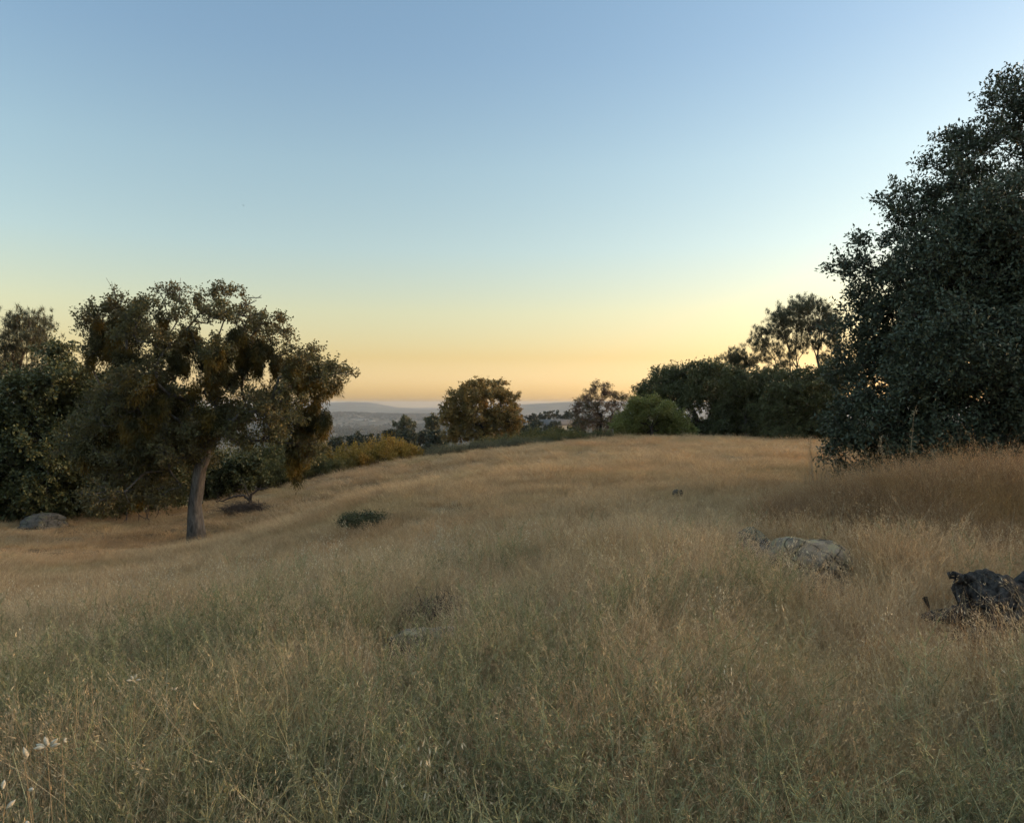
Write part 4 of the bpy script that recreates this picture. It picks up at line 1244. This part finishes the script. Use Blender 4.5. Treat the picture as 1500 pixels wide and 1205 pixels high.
pod_stalk('open cluster of white papery pods at the lower left, largest of them', 70, 1094, 1.75, 7, 1, .024)
pod_stalk('single curled white pod right beside the large open pod cluster', 92, 1086, 1.8, 2, 2, .016)
pod_stalk('pair of plump white pods left of the large open cluster', 40, 1112, 1.7, 2, 3, .024)
pod_stalk('single white pod below the pair of plump pods', 42, 1156, 1.6, 1, 4, .022)
pod_stalk('white pod cut by the left border of the picture', 3, 1160, 1.6, 2, 5, .022)
pod_stalk('white pod low in the bottom left corner', 5, 1188, 1.55, 1, 6, .022)
pod_stalk('white pod at the bottom edge near the left corner', 41, 1200, 1.5, 1, 7, .020)
pod_stalk('small pale dried flower higher up in the left foreground grass', 196, 996, 2.5, 4, 8, .020)
pod_stalk('small pale dried flower right of the other in the left foreground', 252, 1012, 2.5, 3, 9, .016)

def tall_stalk(label, px0, py0, px1, py1, Y, seed, side=10):
    rng = np.random.default_rng(seed)
    A, B = at(px0, py0, Y), at(px1, py1, Y)
    z0 = hz(A[0], Y); A[2] = z0
    root = thing('tall_stalk', label, 'dry stalk', A, 'tall dry stalks before the big oak')
    T = B - A
    s = np.linspace(0, 1, 10)[:, None]
    Q = T[None] * s; Q[1:-1] += rng.normal(0, .012, (8, 3))
    V, f = tubes(Q[:-1], Q[1:], np.linspace(.006, .0035, 9), np.linspace(.0055, .0025, 9), 5)
    mesh_np('stem', V, [f], M['straw'], np.full(len(V), .15), root)
    i = rng.uniform(.45, 1, side)
    C = np.stack([np.interp(i, s[:, 0], Q[:, a]) for a in range(3)], 1)
    C = np.repeat(C, 5, 0) + rng.normal(0, .018, (side * 5, 3))
    V, Fq = leaves(C, unit(len(C), rng) + np.array([0, 0, .4]), .034, .012, rng)
    mesh_np('seed_head', V, [Fq], M['straw'], np.repeat(rng.uniform(.2, 1, len(C)), 4), root)

tall_stalk('tallest dry stalk, leaning right before the dark leaves of the big oak', 1320, 740, 1343, 592, 9.4, 11)
tall_stalk('pale upright stalk with seed heads left of the tallest stalk', 1300, 735, 1290, 640, 9.2, 12, 14)
tall_stalk('thin dry stalk near the right border before the big oak', 1470, 790, 1481, 655, 8.2, 13, 6)
tall_stalk('brown dry stalk at the left foot of the big oak, against the far trees', 1196, 690, 1186, 638, 11.0, 14, 12)

x, y, z = bump_of(1205, 9.8)
brush('dry_weed_clump', 'airy tan dried weed clump at the left foot of the big oak', (x, y, z), .30, .25, 1.0, 200, 44, M['straw'], 'dry weed', .0035)
x, y, z = bump_of(1250, 10.2)
brush('dry_weed_clump', 'airy tan dried weed clump right of the leftmost one, against the big oak', (x, y, z), .32, .25, .92, 180, 45, M['straw'], 'dry weed', .0035)

for i, (px, Y, w, h, mk, lab) in enumerate([
        (1225, 7.9, .30, .62, 'straw', 'pale dry weed tangle just behind the right end of the boulder'),
        (1290, 8.3, .34, .78, 'straw', 'tall pale dry weed tangle at the top of the russet grass, under the tallest stalk'),
        (1365, 8.4, .36, .72, 'dead_twig', 'dark brown dead weed tangle in the russet grass right of the tallest stalk'),
        (1440, 8.2, .36, .74, 'straw', 'pale dry weed tangle in the russet grass near the right border'),
        (1490, 7.4, .34, .62, 'dead_twig', 'grey-brown dead weed tangle above the black stump at the right border'),
        (1180, 8.6, .26, .55, 'straw', 'pale dry weed tangle at the left end of the russet grass'),
        (1222, 7.1, .16, .34, 'dead_twig', 'dark weed clump standing in for the shaded hollow at the right end of the boulder'),  # dark twigs stand in for the shade in the gap
        (1400, 6.9, .30, .46, 'straw', 'pale broken stems between the boulder and the black stump')]):
    brush('dry_weed_tangle', lab, bump_of(px, Y), w, w * .7, h, 420, 500 + i, M[mk], 'dry weed', .0026)

# ------------------------------------------------------------------ birds
def bird(label, px, py, Y, rz, span=.9):
    root = thing('bird', label, 'bird', at(px, py, Y))
    root.rotation_euler = (.15, .5, rz)
    bm = bmesh.new()
    bmesh.ops.create_uvsphere(bm, u_segments=12, v_segments=8, radius=1)
    for v in bm.verts:
        x_, y_, z_ = v.co
        tp = 1 - .45 * abs(y_) ** 2
        v.co = (x_ * .055 * tp, y_ * .2 - (.12 if y_ < -.6 else 0), z_ * .05 * tp)
    me = bpy.data.meshes.new('body'); bm.to_mesh(me); bm.free(); me.materials.append(M['char'])
    o = bpy.data.objects.new('body', me); col.objects.link(o); o.parent = root
    for s in (-1, 1):
        pts = [(s * .04, .10, .02), (s * .04, -.07, .02), (s * span * .28, .13, .10), (s * span * .28, -.06, .10), (s * span * .5, -.02, .03), (s * span * .48, -.09, .03)]
        V = np.array(pts + [(a, b, c - .012) for a, b, c in pts])
        Fq = np.array([(0, 1, 3, 2), (2, 3, 5, 4), (6, 8, 9, 7), (8, 10, 11, 9), (0, 2, 8, 6), (2, 4, 10, 8), (1, 7, 9, 3), (3, 9, 11, 5), (4, 5, 11, 10), (0, 6, 7, 1)])
        mesh_np('wing', V, [Fq], M['char'], None, root)

bird('tiny dark bird high in the blue sky near the upper left corner', 136.5, 99.5, 320, .4)
bird('tiny bird in the sky above the mistletoe oak, lower than the other', 356.5, 301, 280, 1.3)

# ------------------------------------------------------------------ haze
V, Fs = box(-14500, 14500, -14500, 14500, -160, 23)
haze = mesh_np('haze', V, Fs)
m = bpy.data.materials.new('evening haze'); m.use_nodes = True
t = m.node_tree
t.nodes.remove(t.nodes['Principled BSDF'])
pv = t.nodes.new('ShaderNodeVolumePrincipled')
pv.inputs['Color'].default_value = (.70, .74, .80, 1)
pv.inputs['Density'].default_value = 0.8e-4
pv.inputs['Anisotropy'].default_value = .2
t.links.new(pv.outputs[0], t.nodes['Material Output'].inputs['Volume'])
haze.data.materials.append(m)
tag(haze, kind='stuff')
